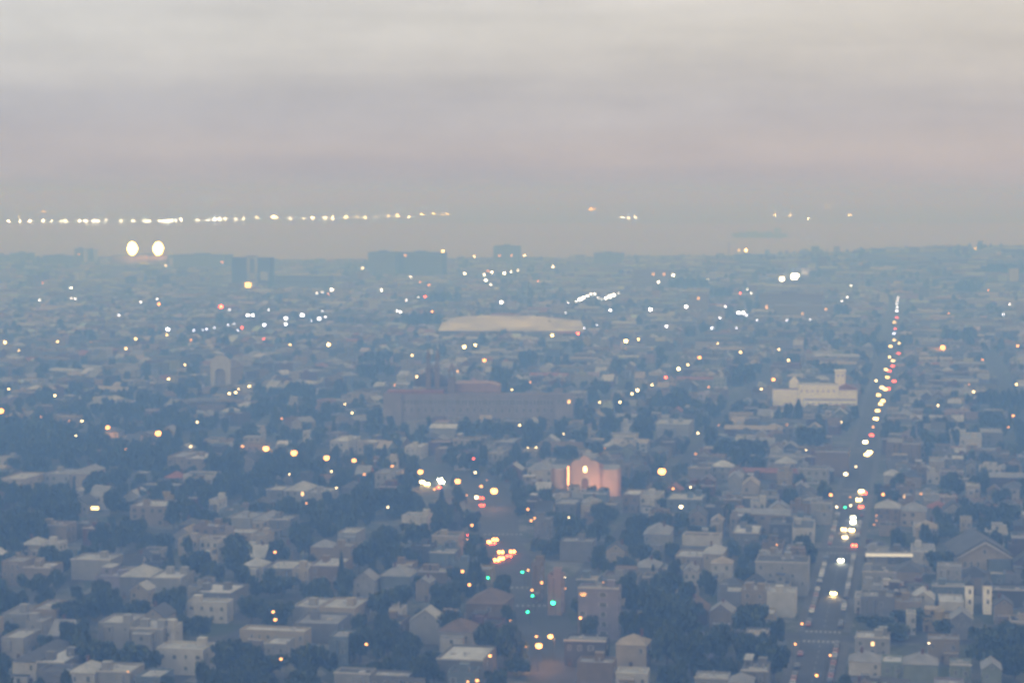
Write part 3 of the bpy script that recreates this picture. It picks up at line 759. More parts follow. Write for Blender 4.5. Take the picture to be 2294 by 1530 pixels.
# ---- stadium with two floodlight banks
t, W, h = block("stadium", "stadium", "low dark stadium bowl under two blazing floodlight banks", 246, 378, 573, 4640, 70, 'tan', 'dark', 0, 0, phrase="the floodlit stadium")
m = MB()
for i in range(24):
    a0, a1 = i / 24, (i + 1) / 24
    x0, x1 = -W / 2 + W * a0, -W / 2 + W * a1
    m.box(x0, x1 - 0.4, -8, -0.05, 0, h * (0.55 + 0.25 * abs(a0 - 0.5)))
m.obj("grandstand", [WALLM['tan']], t)
for k, px in enumerate((297, 355)):
    q = at_dist(px, 557, 4640)
    g = ground_z(q.x, 4640)
    fl = thing("floodlight_tower", "floodlight", ("left" if k == 0 else "right") + " blazing floodlight bank above the stadium", (q.x, 4636, g), 0, "stadium floodlights")
    hh = q.z - g
    m = MB(); m.tube(0, 0.6, 0, hh - 11, 0.9, 0.6, 8); m.obj("mast", [M_METAL], fl)
    m = MB(); m.box(-8, 8, 0.2, 1.0, hh - 12.5, hh + 12.5); m.obj("rack", [M_METAL], fl)
    m = MB()
    for i in range(9):
        for j in range(11):
            if ((i - 4) / 4.1) ** 2 + ((j - 5) / 5.2) ** 2 > 1: continue
            m.rev([(1.5, 0), (1.4, 0.5), (0.2, 0.7)], 10, 0, 0)
            n_ = 30
            for v_ in range(len(m.v) - n_, len(m.v)):
                X, Y, Z = m.v[v_]; m.v[v_] = ((X - 11 + i * 2.75) * .8, -Z - 0.1, (Y - 13.7 + j * 2.75) * .85 + hh)
    m.obj("lamp_cluster", [glow("stadium_glow", (0.55, 0.72, 1.0), 110)], fl)
    l = bpy.data.lights.new("stadium_light", 'POINT'); l.energy = 160000; l.color = (1, .9, .8); l.shadow_soft_size = 8
    lo = bpy.data.objects.new("stadium_light", l); COL.objects.link(lo); lo.parent = fl; lo.location = (0, -12, hh)
    PROT.append((px, 557, 4630))

# ---- long hall with a broad pale roof
p = at(1145, 741, 8.0); D0 = p.y; W = px2m(330, D0); hw = W / 2
t = thing("hall", "hall", "huge hall with a broad pale sloping roof in the middle distance", (p.x, p.y, 0), 0.0)
NAMED.append(("the long pale hall", 1145, 720))
m = MB(); m.box(-hw + 1, hw - 1, 0.5, 150, 0, 7.8); m.obj("wall", [WALLM['grey']], t)
m = MB()
fe = [(-hw, -0.5, 8), (-hw * .3, -0.5, 7.6), (hw * .3, -0.5, 7.9), (hw, -0.5, 7.4)]
rg = [(-hw * .74, 70, 19.2), (-hw * .40, 76, 20.2), (hw * .30, 76, 20.0), (hw * .98, 70, 15.0)]
be = [(-hw, 151, 8), (-hw * .3, 151, 8), (hw * .3, 151, 8), (hw, 151, 8)]
m.poly(fe + rg + be, [(0, 1, 5, 4), (1, 2, 6, 5), (2, 3, 7, 6), (4, 5, 9, 8), (5, 6, 10, 9), (6, 7, 11, 10), (8, 0, 4), (3, 11, 7)])
o = m.obj("roof", [surf("pale_membrane", (0.46, 0.44, 0.43), 0.8, 0.45, 0.03, 0.3, 8)], t)
for k in range(9):
    x = -hw * .92 + k * hw * .22; w_ = 5 + (k * 37 % 9)
    m = MB(); m.box(x, x + w_ * 1.6, -14 - (k * 5 % 7), -1, 0, 4.5 + (k * 3 % 4), 0, top=1); m.obj('lean_to', [WALLM[('grey', 'beige', 'blue grey')[k % 3]], ROOFM[('grey', 'dark', 'tan')[k % 3]]], t)
for k in range(7):
    m = MB(); x = -hw * 0.55 + k * hw * 0.18; m.box(x - 1.2, x + 1.2, 50 + 3 * (k % 3), 53 + 3 * (k % 3), 12.5, 16.6); m.obj("roof_vent", [ROOFM['silver']], t)
reserve(p, W, 150, 0, [(x, y, D0) for x in range(1000, 1305, 16) for y in (712, 722, 734)])

# ---- white monastery with a square tower
t, p = front_thing("monastery", "monastery", "white walled monastery with a square tower and dark tiled roofs", 1838, 862, 15.5, -THETA * 0.4)
D0 = p.y
NAMED.append(("the white monastery", 1830, 880))
def X(px): return (px - 1838) * D0 / FPX
def Z(py, dd=0): return at_dist(1838, py, D0 + dd).z
white = surf("limewash", (0.80, 0.78, 0.75), 0.9, 0.08, 0.3)
m = MB(); m.box(X(1790), X(1879), 0, 18, 0, 15.5, 0, top=1); m.obj("wall", [white, ROOFM['pale']], t)
m = MB(); m.box(X(1733), X(1789.5), 4, 16, 0, Z(873, 4), 0, top=1); m.obj("side_wing", [white, ROOFM['brown']], t)
m = MB(); m.box(X(1880), X(1921), 3, 18, 0, Z(872, 3), 0, top=1); m.obj("side_wing", [white, ROOFM['brown']], t)
m = MB(); m.box(X(1876), X(1898), 19, 26, 0, Z(832, 19)); m.box(X(1874), X(1900), 18.5, 26.5, Z(832, 19), Z(829, 19), 0); m.obj("tower", [white], t)
for xx in (1882, 1892): add_window(t, X(xx), 18.9, Z(841, 19), 1.0, 2.0)
m = MB(); m.extr([(X(1772), 0), (X(1793), 0), (X(1793), Z(858, 5)), (X(1783), Z(848, 5)), (X(1772), Z(858, 5))], 18.2, 22); m.obj("gable_wall", [white], t)
m = MB(); m.extr([(X(1880) - 1, Z(872, 3)), (X(1921) + 1, Z(872, 3)), (X(1900), Z(862, 3))], 2.2, 18.5); m.obj("roof", [ROOFM['red']], t)
m = MB(); m.box(X(1800), X(1915), -16, -0.6, 0, 5.6, 0, top=1); m.obj("front_wing", [white, ROOFM['grey']], t)
for i in range(9): add_window(t, X(1800) + (i + 0.5) * X(1915 - 1800 + 1838) / 9, -16.08, 3.2, 1.0, 1.6)
for i in range(7): add_window(t, X(1796 + i * 12), -0.06, 11, 0.9, 1.7)
reserve(Vector((p.x, p.y - 16, 0)), px2m(190, D0), 44, 0, [(x, y, D0 + 4) for x in range(1738, 1922, 10) for y in (866, 876, 888, 900)] + [(1888, 838, D0 + 20), (1888, 848, D0 + 20)])

# ---- broad gabled meeting hall, lower right
t, p = front_thing("gabled_hall", "hall", "broad hall with a pale gable front and a wide dark roof", 2206, 1246, 7.6, -THETA * 0.2)
D0 = p.y; hw = px2m(118, D0) / 2
NAMED.append(("the broad gabled hall", 2206, 1225))
m = MB(); m.extr([(-hw, 0), (hw, 0), (hw, 7.6), (0, 13.4), (-hw, 7.6)], 0, 30); m.obj("wall", [WALLM['cream']], t)
m = MB(); m.extr([(-hw - 1.2, 7.2), (0, 13.8), (hw + 1.2, 7.2), (hw + 1.2, 7.9), (0, 14.6), (-hw - 1.2, 7.9)], -1.2, 31); m.obj("roof", [ROOFM['dark']], t)
m = MB(); m.extr([(-hw - 1.3, 6.9), (-hw - 0.2, 6.9), (0, 12.9), (hw + 0.2, 6.9), (hw + 1.3, 6.9), (0, 13.7)], -1.5, -1.22); m.obj("gable_trim", [M_TRIM], t)
m = MB(); m.box(hw * 0.1, hw * 0.95, -3, -0.02, 0, 6.6, 0, top=1); m.obj("porch", [WALLM['blue grey'], ROOFM['dark']], t)
for xx in (-0.75, -0.5, -0.25): add_window(t, hw * xx, -0.06, 4.4, 1.1, 2.4)
add_window(t, 0, -0.06, 9.4, 1.4, 1.8)
reserve(p, hw * 2, 31, -THETA * 0.2, [(x, y, D0) for x in range(2156, 2262, 12) for y in (1225, 1240, 1254)] + [(2206, 1198, D0 + 12)])

# ---- white walled pair behind the pointed tree
for k, (x0, x1) in enumerate(((2163, 2181), (2203, 2222))):
    t, p = front_thing("narrow_house", "house", ("left" if k == 0 else "right") + " half of a white narrow house pair behind a pointed tree", (x0 + x1) / 2, 1311, 10.5, -THETA)
    w = px2m(x1 - x0, p.y)
    m = MB(); m.box(-w / 2, w / 2, 0, 12, 0, 10.5); m.obj("wall", [white], t)
    m = MB(); m.extr([(-w / 2 - 0.3, 10.5), (w / 2 + 0.3, 10.5), (0, 12.6)], -0.4, 12.4); m.obj("roof", [ROOFM['dark']], t)
    add_window(t, 0.2, -0.06, 8.2, 0.9, 1.6); add_window(t, 0.2, -0.06, 4.6, 0.9, 1.6)
    reserve(p, w, 12, -THETA, [((x0 + x1) / 2, 1318, p.y), ((x0 + x1) / 2, 1332, p.y), ((x0 + x1) / 2, 1344, p.y)])
NAMED.append(("the white narrow pair", 2190, 1330))

# ---- glowing panels for a lit building edge and a lit window bar, roofs and posts added
for lab, x0, x1, y, hh, c, st, zc in (("long white lit canopy beside the straight street, lower right", 1939, 2045, 1243, 1.3, (1, .95, .88), .8, 8.0), ("short bright yellow lit kiosk among the dark trees, lower left", 204, 221, 1138, 1.4, (1, .78, .4), 5, 3.4)):
    pc = at((x0 + x1) / 2, y, zc); w = px2m(x1 - x0, pc.y) / 2
    ct = thing("canopy", "canopy", lab, (pc.x, pc.y, 0), -THETA * .3)
    m = MB(); m.box(-w, w, .06, 3.2, zc + hh / 2, zc + .3 + hh / 2); m.obj("roof", [ROOFM['grey']], ct)
    m = MB(); m.box(-w, w, 0, .05, zc - hh / 2, zc + hh / 2); m.obj("lit_panel", [glow("panel_glow", c, st)], ct)
    for xx in (-w + .3, 0, w - .3):
        m = MB(); m.tube(xx, 2.8, 0, zc + hh / 2, .09); m.obj("post", [M_DARKMETAL], ct)
    OCC.add(pc.x, pc.y + 1.6, w, 1.8, 0)
    PROT.extend([(x0 + (x1 - x0) * f, y, pc.y - 1) for f in (.05, .3, .5, .7, .95)])

# ---- cargo ship on the bay
sh = at(1702, 531, 0); D0 = sh.y
t = thing("cargo_ship", "ship", "long dark cargo ship lying on the hazy bay", (sh.x, sh.y, -0.8), R(-4))
Ls = px2m(126, D0)
m = MB()
prof = [(-0.5, 0.30), (-0.47, 1), (0.40, 1), (0.47, 0.7), (0.5, 0.12)]
lo = [(x * Ls * 0.985, s) for x, s in prof]
def ring(z, k, stretch):
    r = []
    for x, s in prof: r.append((x * Ls * stretch, -14 * s * k, z))
    for x, s in reversed(prof): r.append((x * Ls * stretch, 14 * s * k, z))
    return r
r0, r1, r2 = ring(-2, 0.9, 0.97), ring(6, 1, 0.985), ring(13.5, 1, 1.0)
n_ = len(r0); m.poly(r0 + r1 + r2, [(i, (i + 1) % n_, n_ + (i + 1) % n_, n_ + i) for i in range(n_)] + [(n_ + i, n_ + (i + 1) % n_, 2 * n_ + (i + 1) % n_, 2 * n_ + i) for i in range(n_)] + [tuple(range(2 * n_, 3 * n_))])
m.obj("hull", [surf("hull_paint", (0.03, 0.035, 0.045), 0.5, 0.2, 0.05)], t)
m = MB(); m.box(Ls * 0.26, Ls * 0.33, -12, 12, 13.6, 34); m.box(Ls * 0.25, Ls * 0.34, -14, 14, 31, 33.8, 0); m.obj("bridge_house", [WALLM['grey']], t)
m = MB(); m.tube(Ls * 0.36, 0, 13.6, 32, 3.2, 2.8, 10); m.obj("funnel", [WALLM['dark grey']], t)
for k in range(5):
    x = -Ls * 0.40 + k * Ls * 0.125
    m = MB(); m.box(x, x + Ls * 0.11, -11.5, 11.5, 13.6, 18 + (k % 3) * 2.5); m.obj("container_stack", [WALLM['dark grey']], t)
NAMED.append(("the cargo ship", 1702, 525))
NAMED.append(("the street junction", 1920, 1105)); NAMED.append(("the green signals", 1175, 1330)); NAMED.append(("the brightest lamp", 1489, 1056))
NAMED.append(("the tail light cluster", 1120, 1235)); NAMED.append(("the zigzag lamps", 1340, 665)); NAMED.append(("the bright white block", 990, 1080))

# ------------------------------------------------------------------ houses
HOUSES = []
def add_house(kind, x, y, rz, w, d, h, wall, roof, hand=False, gable='x', phrase=None):
    HOUSES.append(dict(kind=kind, x=x, y=y, z=ground_z(x, y), rz=rz, w=w, d=d, h=h, wall=wall, roof=roof, hand=hand, gable=gable, phrase=phrase, seed=len(HOUSES), ext=None, upper=None))
    s = HOUSES[-1]
    if kind in ('flat', 'gabled', 'hip') and rng.random() < .4: s['ext'] = (w * rng.uniform(.4, .75), rng.uniform(1.6, 3.2), min(h - 1, rng.choice((3.2, 3.4, 6.2))))
    if kind in ('flat', 'apartment') and rng.random() < .22 and not hand:
        a = rng.uniform(-.95, -.1); s['upper'] = (a, rng.uniform(a + .5, .95), rng.uniform(-.4, .1), rng.uniform(2.5, 3))

# buildings read off the photograph: x0, x1, back roof edge, front roof edge, lowest row seen, height, kind, wall, roof
HAND = [
 (20, 150, 1441, 1480, 1508, 9, 'apartment', 'grey', 'silver'), (55, 96, 1384, 1396, 1420, 8, 'flat', 'pale grey', 'pale'), (0, 55, 1412, 1432, 1460, 8, 'flat', 'pale grey', 'pale'),
 (215, 372, 1382, 1404, 1436, 9, 'apartment', 'pale grey', 'pale'), (372, 392, 1394, 1408, 1432, 8, 'flat', 'white', 'pale'), (345, 460, 1440, 1457, 1478, 9, 'apartment', 'white', 'pale'),
 (430, 520, 1309, 1331, 1342, 9, 'apartment', 'grey', 'silver'), (415, 512, 1344, 1352, 1368, 8, 'apartment', 'white', 'pale'), (262, 410, 1272, 1290, 1322, 10, 'apartment', 'pale grey', 'pale'),
 (290, 332, 1313, 1322, 1355, 8, 'gabled', 'cream', 'pale'), (582, 770, 1252, 1272, 1298, 9, 'apartment', 'pale grey', 'pale'), (650, 800, 1341, 1362, 1380, 9, 'apartment', 'cream', 'pale'),
 (655, 760, 1375, 1400, 1412, 7, 'warehouse', 'grey', 'grey'), (530, 688, 1408, 1416, 1424, 7, 'flat', 'cream', 'silver'), (590, 642, 1430, 1444, 1452, 8, 'flat', 'pale grey', 'silver'),
 (740, 920, 1501, 1516, 1530, 8, 'apartment', 'pale grey', 'pale'), (735, 782, 1413, 1430, 1470, 10, 'flat', 'blue grey', 'grey'), (0, 120, 1250, 1266, 1296, 9, 'apartment', 'beige', 'grey'),
 (155, 250, 1242, 1256, 1268, 9, 'apartment', 'pale grey', 'pale'), (0, 130, 1346, 1372, 1388, 9, 'apartment', 'beige', 'grey'), (70, 300, 1492, 1512, 1530, 8, 'apartment', 'grey', 'pale'),
 (300, 360, 1500, 1520, 1530, 8, 'flat', 'blue grey', 'pale'), (980, 1060, 1396, 1414, 1440, 9, 'hip', 'pale grey', 'brown'), (915, 990, 1380, 1392, 1420, 9, 'gabled', 'pale grey', 'pale'),
 (975, 1085, 1448, 1480, 1490, 8, 'apartment', 'grey', 'silver'), (1293, 1388, 1311, 1320, 1394, 17, 'apartment', 'lilac', 'grey'), (1072, 1136, 1402, 1414, 1500, 14, 'apartment', 'pink', 'grey'),
 (1190, 1212, 1256, 1264, 1325, 14, 'flat', 'tan', 'brown'), (1226, 1258, 1284, 1292, 1345, 14, 'flat', 'pink', 'brown'), (1378, 1450, 1430, 1444, 1478, 9, 'hip', 'cream', 'tan'),
 (1378, 1452, 1498, 1512, 1530, 8, 'flat', 'white', 'pale'), (1690, 1812, 1246, 1262, 1300, 12, 'apartment', 'pale grey', 'dark'), (1603, 1785, 1309, 1326, 1362, 10, 'apartment', 'grey', 'pale'),
 (1588, 1640, 1360, 1372, 1396, 8, 'gabled', 'beige', 'grey'), (1552, 1690, 1505, 1522, 1530, 8, 'apartment', 'pale grey', 'pale'), (1940, 2098, 1222, 1240, 1256, 9, 'apartment', 'white', 'grey'),
 (1930, 2068, 1266, 1282, 1302, 9, 'apartment', 'pale grey', 'dark'), (1926, 2066, 1330, 1344, 1364, 9, 'apartment', 'pale green', 'grey'), (1912, 2074, 1416, 1434, 1466, 10, 'apartment', 'pale grey', 'silver'),
 (1898, 2104, 1470, 1488, 1524, 9, 'apartment', 'pale green', 'grey'), (2078, 2150, 1424, 1436, 1456, 8, 'flat', 'beige', 'grey'), (2128, 2176, 1478, 1492, 1530, 9, 'flat', 'pale green', 'grey'),
 (2200, 2244, 1484, 1500, 1530, 9, 'gabled', 'pale green', 'grey'), (2098, 2154, 1262, 1272, 1312, 12, 'flat', 'pale grey', 'grey'), (2104, 2160, 1334, 1352, 1360, 7, 'flat', 'white', 'silver'),
 (2228, 2270, 1346, 1356, 1392, 8, 'gabled', 'beige', 'dark'), (2250, 2290, 1246, 1256, 1290, 8, 'gabled', 'blue grey', 'grey'), (1356, 1402, 1226, 1234, 1250, 8, 'gabled', 'cream', 'dark'),
 (1662, 1700, 1078, 1088, 1118, 9, 'gabled', 'cream', 'tan'), (1630, 1662, 1062, 1072, 1094, 8, 'gabled', 'pale grey', 'grey'), (2164, 2186, 1034, 1042, 1062, 9, 'gabled', 'pale grey', 'dark'),
 (1542, 1582, 1146, 1156, 1172, 8, 'gabled', 'beige', 'dark'), (1592, 1620, 1160, 1168, 1180, 8, 'gabled', 'cream', 'tan'), (898, 958, 1150, 1158, 1196, 11, 'flat', 'white', 'grey'),
 (755, 800, 1184, 1196, 1212, 8, 'flat', 'pale grey', 'pale'), (500, 655, 1148, 1162, 1198, 9, 'apartment', 'grey', 'grey'), (592, 740, 1090, 1102, 1118, 9, 'apartment', 'pale grey', 'pale'),
 (288, 372, 1122, 1136, 1178, 10, 'apartment', 'beige', 'pale'), (372, 425, 1116, 1130, 1150, 10, 'flat', 'pale grey', 'pale'), (468, 490, 1114, 1122, 1146, 9, 'flat', 'white', 'grey'),
 (0, 60, 1060, 1074, 1088, 9, 'flat', 'cream', 'pale'), (60, 200, 1048, 1062, 1090, 9, 'apartment', 'grey', 'grey'), (372, 468, 1014, 1026, 1044, 9, 'apartment', 'beige', 'pale'),
 (738, 782, 978, 990, 998, 8, 'flat', 'white', 'silver'), (905, 944, 994, 1003, 1010, 8, 'flat', 'white', 'silver'), (838, 888, 1052, 1062, 1100, 11, 'flat', 'pale grey', 'grey'),
 (1078, 1152, 985, 994, 1010, 9, 'apartment', 'grey', 'grey'), (1092, 1128, 1008, 1016, 1034, 9, 'flat', 'pale grey', 'grey'), (1180, 1238, 1042, 1052, 1080, 9, 'hip', 'white', 'grey'),
 (1392, 1480, 1098, 1112, 1150, 9, 'apartment', 'pale grey', 'grey'), (1492, 1574, 1106, 1120, 1150, 10, 'apartment', 'blue grey', 'pale'), (1640, 1702, 1176, 1196, 1210, 8, 'apartment', 'grey', 'silver'),
 (1722, 1826, 1160, 1180, 1204, 9, 'apartment', 'dark grey', 'dark'), (1768, 1866, 1124, 1132, 1162, 10, 'apartment', 'pale grey', 'dark'), (1826, 1902, 1004, 1014, 1062, 13, 'apartment', 'tan', 'dark'),
 (1958, 2076, 1130, 1142, 1160, 9, 'apartment', 'blue grey', 'pale'), (1984, 2062, 986, 998, 1034, 11, 'apartment', 'tan', 'grey'), (2164, 2196, 1082, 1090, 1114, 9, 'flat', 'cream', 'pale'),
 (2152, 2178, 1158, 1166, 1186, 8, 'flat', 'cream', 'grey'), (2196, 2286, 960, 972, 992, 9, 'apartment', 'pale grey', 'grey'), (1462, 1544, 940, 952, 966, 9, 'flat', 'pale grey', 'pale'),
 (1390, 1416, 944, 950, 962, 8, 'flat', 'white', 'dark'), (1240, 1290, 1118, 1130, 1150, 8, 'flat', 'grey', 'grey'), (1300, 1334, 1128, 1136, 1152, 9, 'flat', 'cream', 'grey'),
 (1190, 1240, 1152, 1166, 1212, 10, 'flat', 'grey', 'grey'), (1252, 1330, 1206, 1216, 1250, 9, 'apartment', 'grey', 'grey'), (960, 1020, 1228, 1240, 1262, 9, 'flat', 'blue grey', 'grey'),
 (850, 920, 1276, 1290, 1312, 9, 'hip', 'blue grey', 'grey'), (930, 962, 1296, 1306, 1322, 8, 'gabled', 'beige', 'grey'), (870, 902, 1358, 1366, 1376, 7, 'flat', 'white', 'grey'),
 (1040, 1130, 1330, 1352, 1372, 8, 'hip', 'tan', 'brown'), (1530, 1560, 1268, 1280, 1308, 9, 'gabled', 'white', 'grey'), (1510, 1620, 1228, 1242, 1262, 8, 'apartment', 'pale grey', 'pale'),
 (1592, 1640, 1254, 1262, 1276, 8, 'hip', 'white', 'tan'), (1440, 1500, 1180, 1196, 1222, 9, 'hip', 'pale grey', 'grey'), (2030, 2052, 1372, 1378, 1396, 8, 'flat', 'white', 'grey'),
 (2130, 2180, 1376, 1388, 1400, 8, 'gabled', 'grey', 'grey'), (690, 790, 1220, 1230, 1246, 9, 'apartment', 'beige', 'grey'), (560, 596, 1192, 1202, 1216, 8, 'flat', 'cream', 'grey'),
 (790, 840, 1290, 1300, 1330, 8, 'gabled', 'pale grey', 'grey'), (1262, 1360, 1424, 1438, 1456, 9, 'apartment', 'dark grey', 'grey'), (1290, 1376, 1474, 1488, 1512, 9, 'apartment', 'tan', 'grey'), (1000, 1064, 1496, 1510, 1530, 9, 'apartment', 'blue grey', 'dark'),
 (2080, 2160, 1020, 1032, 1056, 9, 'apartment', 'pale green', 'grey'), (2150, 2200, 970, 984, 1000, 10, 'flat', 'white', 'grey'),
]
KW = {'flat': 'flat-roofed house', 'gabled': 'gabled house', 'hip': 'hip-roofed house', 'apartment': 'apartment block', 'warehouse': 'warehouse'}
KN = {'flat': 'flat_roofed_house', 'gabled': 'gabled_house', 'hip': 'hip_roofed_house', 'apartment': 'apartment_block', 'warehouse': 'warehouse'}
for (x0, x1, yb, yf, ylow, h, kind, wall, roof) in HAND:
    if h <= 10: h *= .86
    mid = (x0 + x1) / 2
    pf, pb = at(mid, yf, h), at(mid, yb, h)
    rz = -THETA + R(rng.uniform(-2, 2))
    w = px2m(x1 - x0, pf.y) * 0.97
    d = max(8.0, min(34.0, pb.y - pf.y))
    if w > 17 and kind == 'apartment' and h < 12:            # long fronts are several houses wall to wall
        n = 2 if w < 24 else 3
        cuts = [0] + sorted((k + rng.uniform(-.2, .2)) / n for k in range(1, n)) + [1]
        placed = False
        for k in range(n):
            a, b = cuts[k], cuts[k + 1]; uw = w * (b - a) - .15; hh = h + rng.uniform(-1.3, 1.0); dd = d * rng.uniform(.75, 1.1)
            c, sn = math.cos(rz), math.sin(rz); lx = w * ((a + b) / 2 - .5); ly = dd / 2 + rng.uniform(-1.2, 1.2)
            x, y = pf.x + c * lx - sn * ly, pf.y + sn * lx + c * ly
            if OCC.hit(x, y, uw / 2, dd / 2, rz, -.05): continue
            OCC.add(x, y, uw / 2, dd / 2, rz); placed = True
            add_house(rng.choice(('flat', 'apartment', 'hip', 'flat') if uw < 12 else ('apartment',)), x, y, rz, uw, dd, hh, wall if rng.random() < .5 else rng.choice(('pale grey', 'beige', 'white', 'grey', 'tan', 'cream')), roof if rng.random() < .65 else rng.choice(('pale', 'grey', 'dark', 'silver')), True)
        yv = (yf + min(ylow, yf + 22)) / 2
        if placed:
            for f in (0.2, 0.5, 0.8): PROT.append((x0 + (x1 - x0) * f, yv, pf.y - 2)); PROT.append((x0 + (x1 - x0) * f, (yf + yb) / 2, pf.y + d * 0.4))
        continue
    ok = False
    for k in range(6):
        x, y = pf.x - math.sin(rz) * d / 2, pf.y + math.cos(rz) * d / 2
        if not OCC.hit(x, y, w / 2, d / 2, rz): ok = True; break
        w *= 0.93; d = max(6, d * 0.86)
    if not ok: continue
    OCC.add(x, y, w / 2, d / 2, rz)
    add_house(kind, x, y, rz, w, d, h, wall, roof, True, 'y' if kind == 'gabled' else rng.choice('xy'))
    yv = (yf + min(ylow, yf + 26)) / 2
    for f in (0.2, 0.5, 0.8):
        PROT.append((x0 + (x1 - x0) * f, yv, pf.y)); PROT.append((x0 + (x1 - x0) * f, (yf + yb) / 2, pf.y + d * 0.4))

# dark groves read off the photograph: x0, x1, top, base
GROVES = [
 (-10, 80, 928, 1040), (60, 165, 934, 1042), (165, 215, 1000, 1044), (228, 300, 985, 1060), (270, 335, 978, 1070), (325, 395, 1000, 1085), (380, 440, 1010, 1088), (426, 480, 1022, 1088), (470, 540, 1020, 1092),
 (384, 414, 962, 1012), (0, 62, 1080, 1150), (50, 130, 1090, 1165), (100, 180, 1120, 1200), (0, 90, 1150, 1230), (200, 270, 1090, 1170), (250, 292, 1118, 1158), (372, 440, 1122, 1190), (430, 480, 1128, 1190),
 (615, 690, 1022, 1085), (670, 725, 1030, 1082), (795, 850, 1100, 1170), (840, 895, 1096, 1160), (900, 950, 1172, 1232), (800, 870, 1200, 1290), (850, 900, 1180, 1250), (1022, 1070, 950, 1000), (1066, 1110, 952, 990),
 (1100, 1150, 950, 992), (1148, 1218, 942, 1010), (1236, 1292, 1002, 1042), (1312, 1352, 994, 1036), (1385, 1425, 945, 1010), (1424, 1462, 918, 1000), (1500, 1545, 862, 930), (1545, 1602, 960, 1016), (1640, 1712, 985, 1070),
 (1590, 1640, 985, 1050), (1765, 1812, 904, 960), (1780, 1850, 962, 1014), (1815, 1850, 950, 1000), (1392, 1450, 1300, 1400), (1440, 1510, 1310, 1420), (1500, 1565, 1340, 1450), (1460, 1530, 1400, 1500), (1520, 1580, 1420, 1520),
 (1570, 1640, 1400, 1500), (1640, 1720, 1360, 1440), (1612, 1672, 1262, 1312), (1252, 1302, 1180, 1232), (1330, 1370, 1130, 1200), (500, 556, 1190, 1300), (535, 592, 1200, 1290), (600, 660, 1295, 1340), (830, 900, 1320, 1400),
 (1020, 1060, 1300, 1350), (660, 700, 1280, 1330), (2150, 2194, 1322, 1440), (2176, 2240, 1400, 1500), (2236, 2300, 1380, 1500), (2190, 2260, 1460, 1530), (2250, 2300, 1450, 1530), (2200, 2290, 1130, 1190), (2080, 2140, 1236, 1300),
 (2190, 2294, 872, 935), (2060, 2100, 1040, 1090), (2100, 2150, 1060, 1120), (1840, 1888, 818, 856), (180, 250, 1440, 1520), (240, 330, 1450, 1530), (330, 420, 1470, 1530), (470, 560, 1440, 1520), (560, 640, 1470, 1530),
 (660, 740, 1440, 1530), (130, 185, 1345, 1420), (180, 225, 1330, 1400), (1100, 1160, 1400, 1500), (1128, 1195, 1385, 1490), (1400, 1470, 1450, 1530), (1700, 1770, 1440, 1530), (1640, 1700, 1430, 1500), (2000, 2080, 1370, 1410), (1930, 2000, 1386, 1420),
 (414, 450, 822, 890), (450, 476, 850, 890), (840, 880, 780, 850), (800, 842, 790, 860), (1100, 1146, 825, 870), (580, 622, 870, 905), (640, 706, 860, 900), (1990, 2040, 740, 790), (1955, 2010, 770, 805), (2110, 2180, 740, 780), (1365, 1400, 810, 850), (1480, 1520, 880, 940),
 (2140, 2200, 640, 668), (2200, 2294, 612, 650), (1500, 1590, 628, 660), (1590, 1640, 640, 680), (960, 1030, 655, 690), (900, 990, 700, 740), (1160, 1200, 790, 830), (1640, 1690, 820, 870), (1700, 1730, 870, 910), (1840, 1900, 690, 720),
 (1960, 2040, 1420, 1440), (2090, 2140, 1400, 1430), (760, 810, 1440, 1500), (420, 470, 1380, 1440), (540, 590, 1340, 1400)]
TREES = []
def add_tree(kind, x, y, h, r, hand=False):
    TREES.append(dict(kind=kind, x=x, y=y, z=ground_z(x, y), h=h, r=r, seed=len(TREES), hand=hand))
GP = []
for (x0, x1, yt, yb) in GROVES:
    w = x1 - x0
    tall = (x0, x1) in ((2150, 2194), (1765, 1812), (384, 414))
    if tall:
        p = at((x0 + x1) / 2, yb - 4, 0); dist = p.y
        h = min(26, (yb - yt) * dist / FPX * 1.02)
        if not OCC.hit(p.x, p.y, 2, 2, 0): add_tree('cypress', p.x, p.y, h, min(px2m(w, dist) / 2, h * 0.3), True); OCC.add(p.x, p.y, 2, 2, 0); GP.append((*proj(p.x, p.y, h * .5)[:2], p.y - 2))
        continue
    # a mass: trees standing one behind another through the mass's own ground
    h = 13.5
    yf = yb - 4
    ybk = yt + px2m(1, at(x0, yb, 0).y) * 0 + h * FPX / at((x0 + x1) / 2, (yt + yb) / 2 + 20, 0).y
    rows = max(1, min(4, int((yf - ybk) / 16) + 1))
    for i in range(rows):
        yy = yf - (yf - max(ybk, yt + 8)) * (i / max(1, rows - 1)) if rows > 1 else yf
        dist = at((x0 + x1) / 2, yy, 0).y
        wm = px2m(w, dist); n = max(1, round(wm / 9.0))
        for k in range(n):
            px = x0 + w * (k + 0.5) / n + rng.uniform(-3, 3)
            p = at(px, yy, 0); hh = h * rng.uniform(0.8, 1.15); r = min(wm / n * 0.78, 8.5)
            if rows == 1: hh = max(6, min(17, (yb - yt) * dist / FPX))
            if OCC.hit(p.x, p.y, 1.5, 1.5, 0) or blocks_view(p.x, p.y, 0, r * 0.5, r * 0.5, 0, hh * 0.85): continue
            add_tree('broadleaf', p.x, p.y, hh, r, True); OCC.add(p.x, p.y, 2.0, 2.0, 0)
            GP.append((*proj(p.x, p.y, hh * .6)[:2], p.y - 2))

PROT += GP
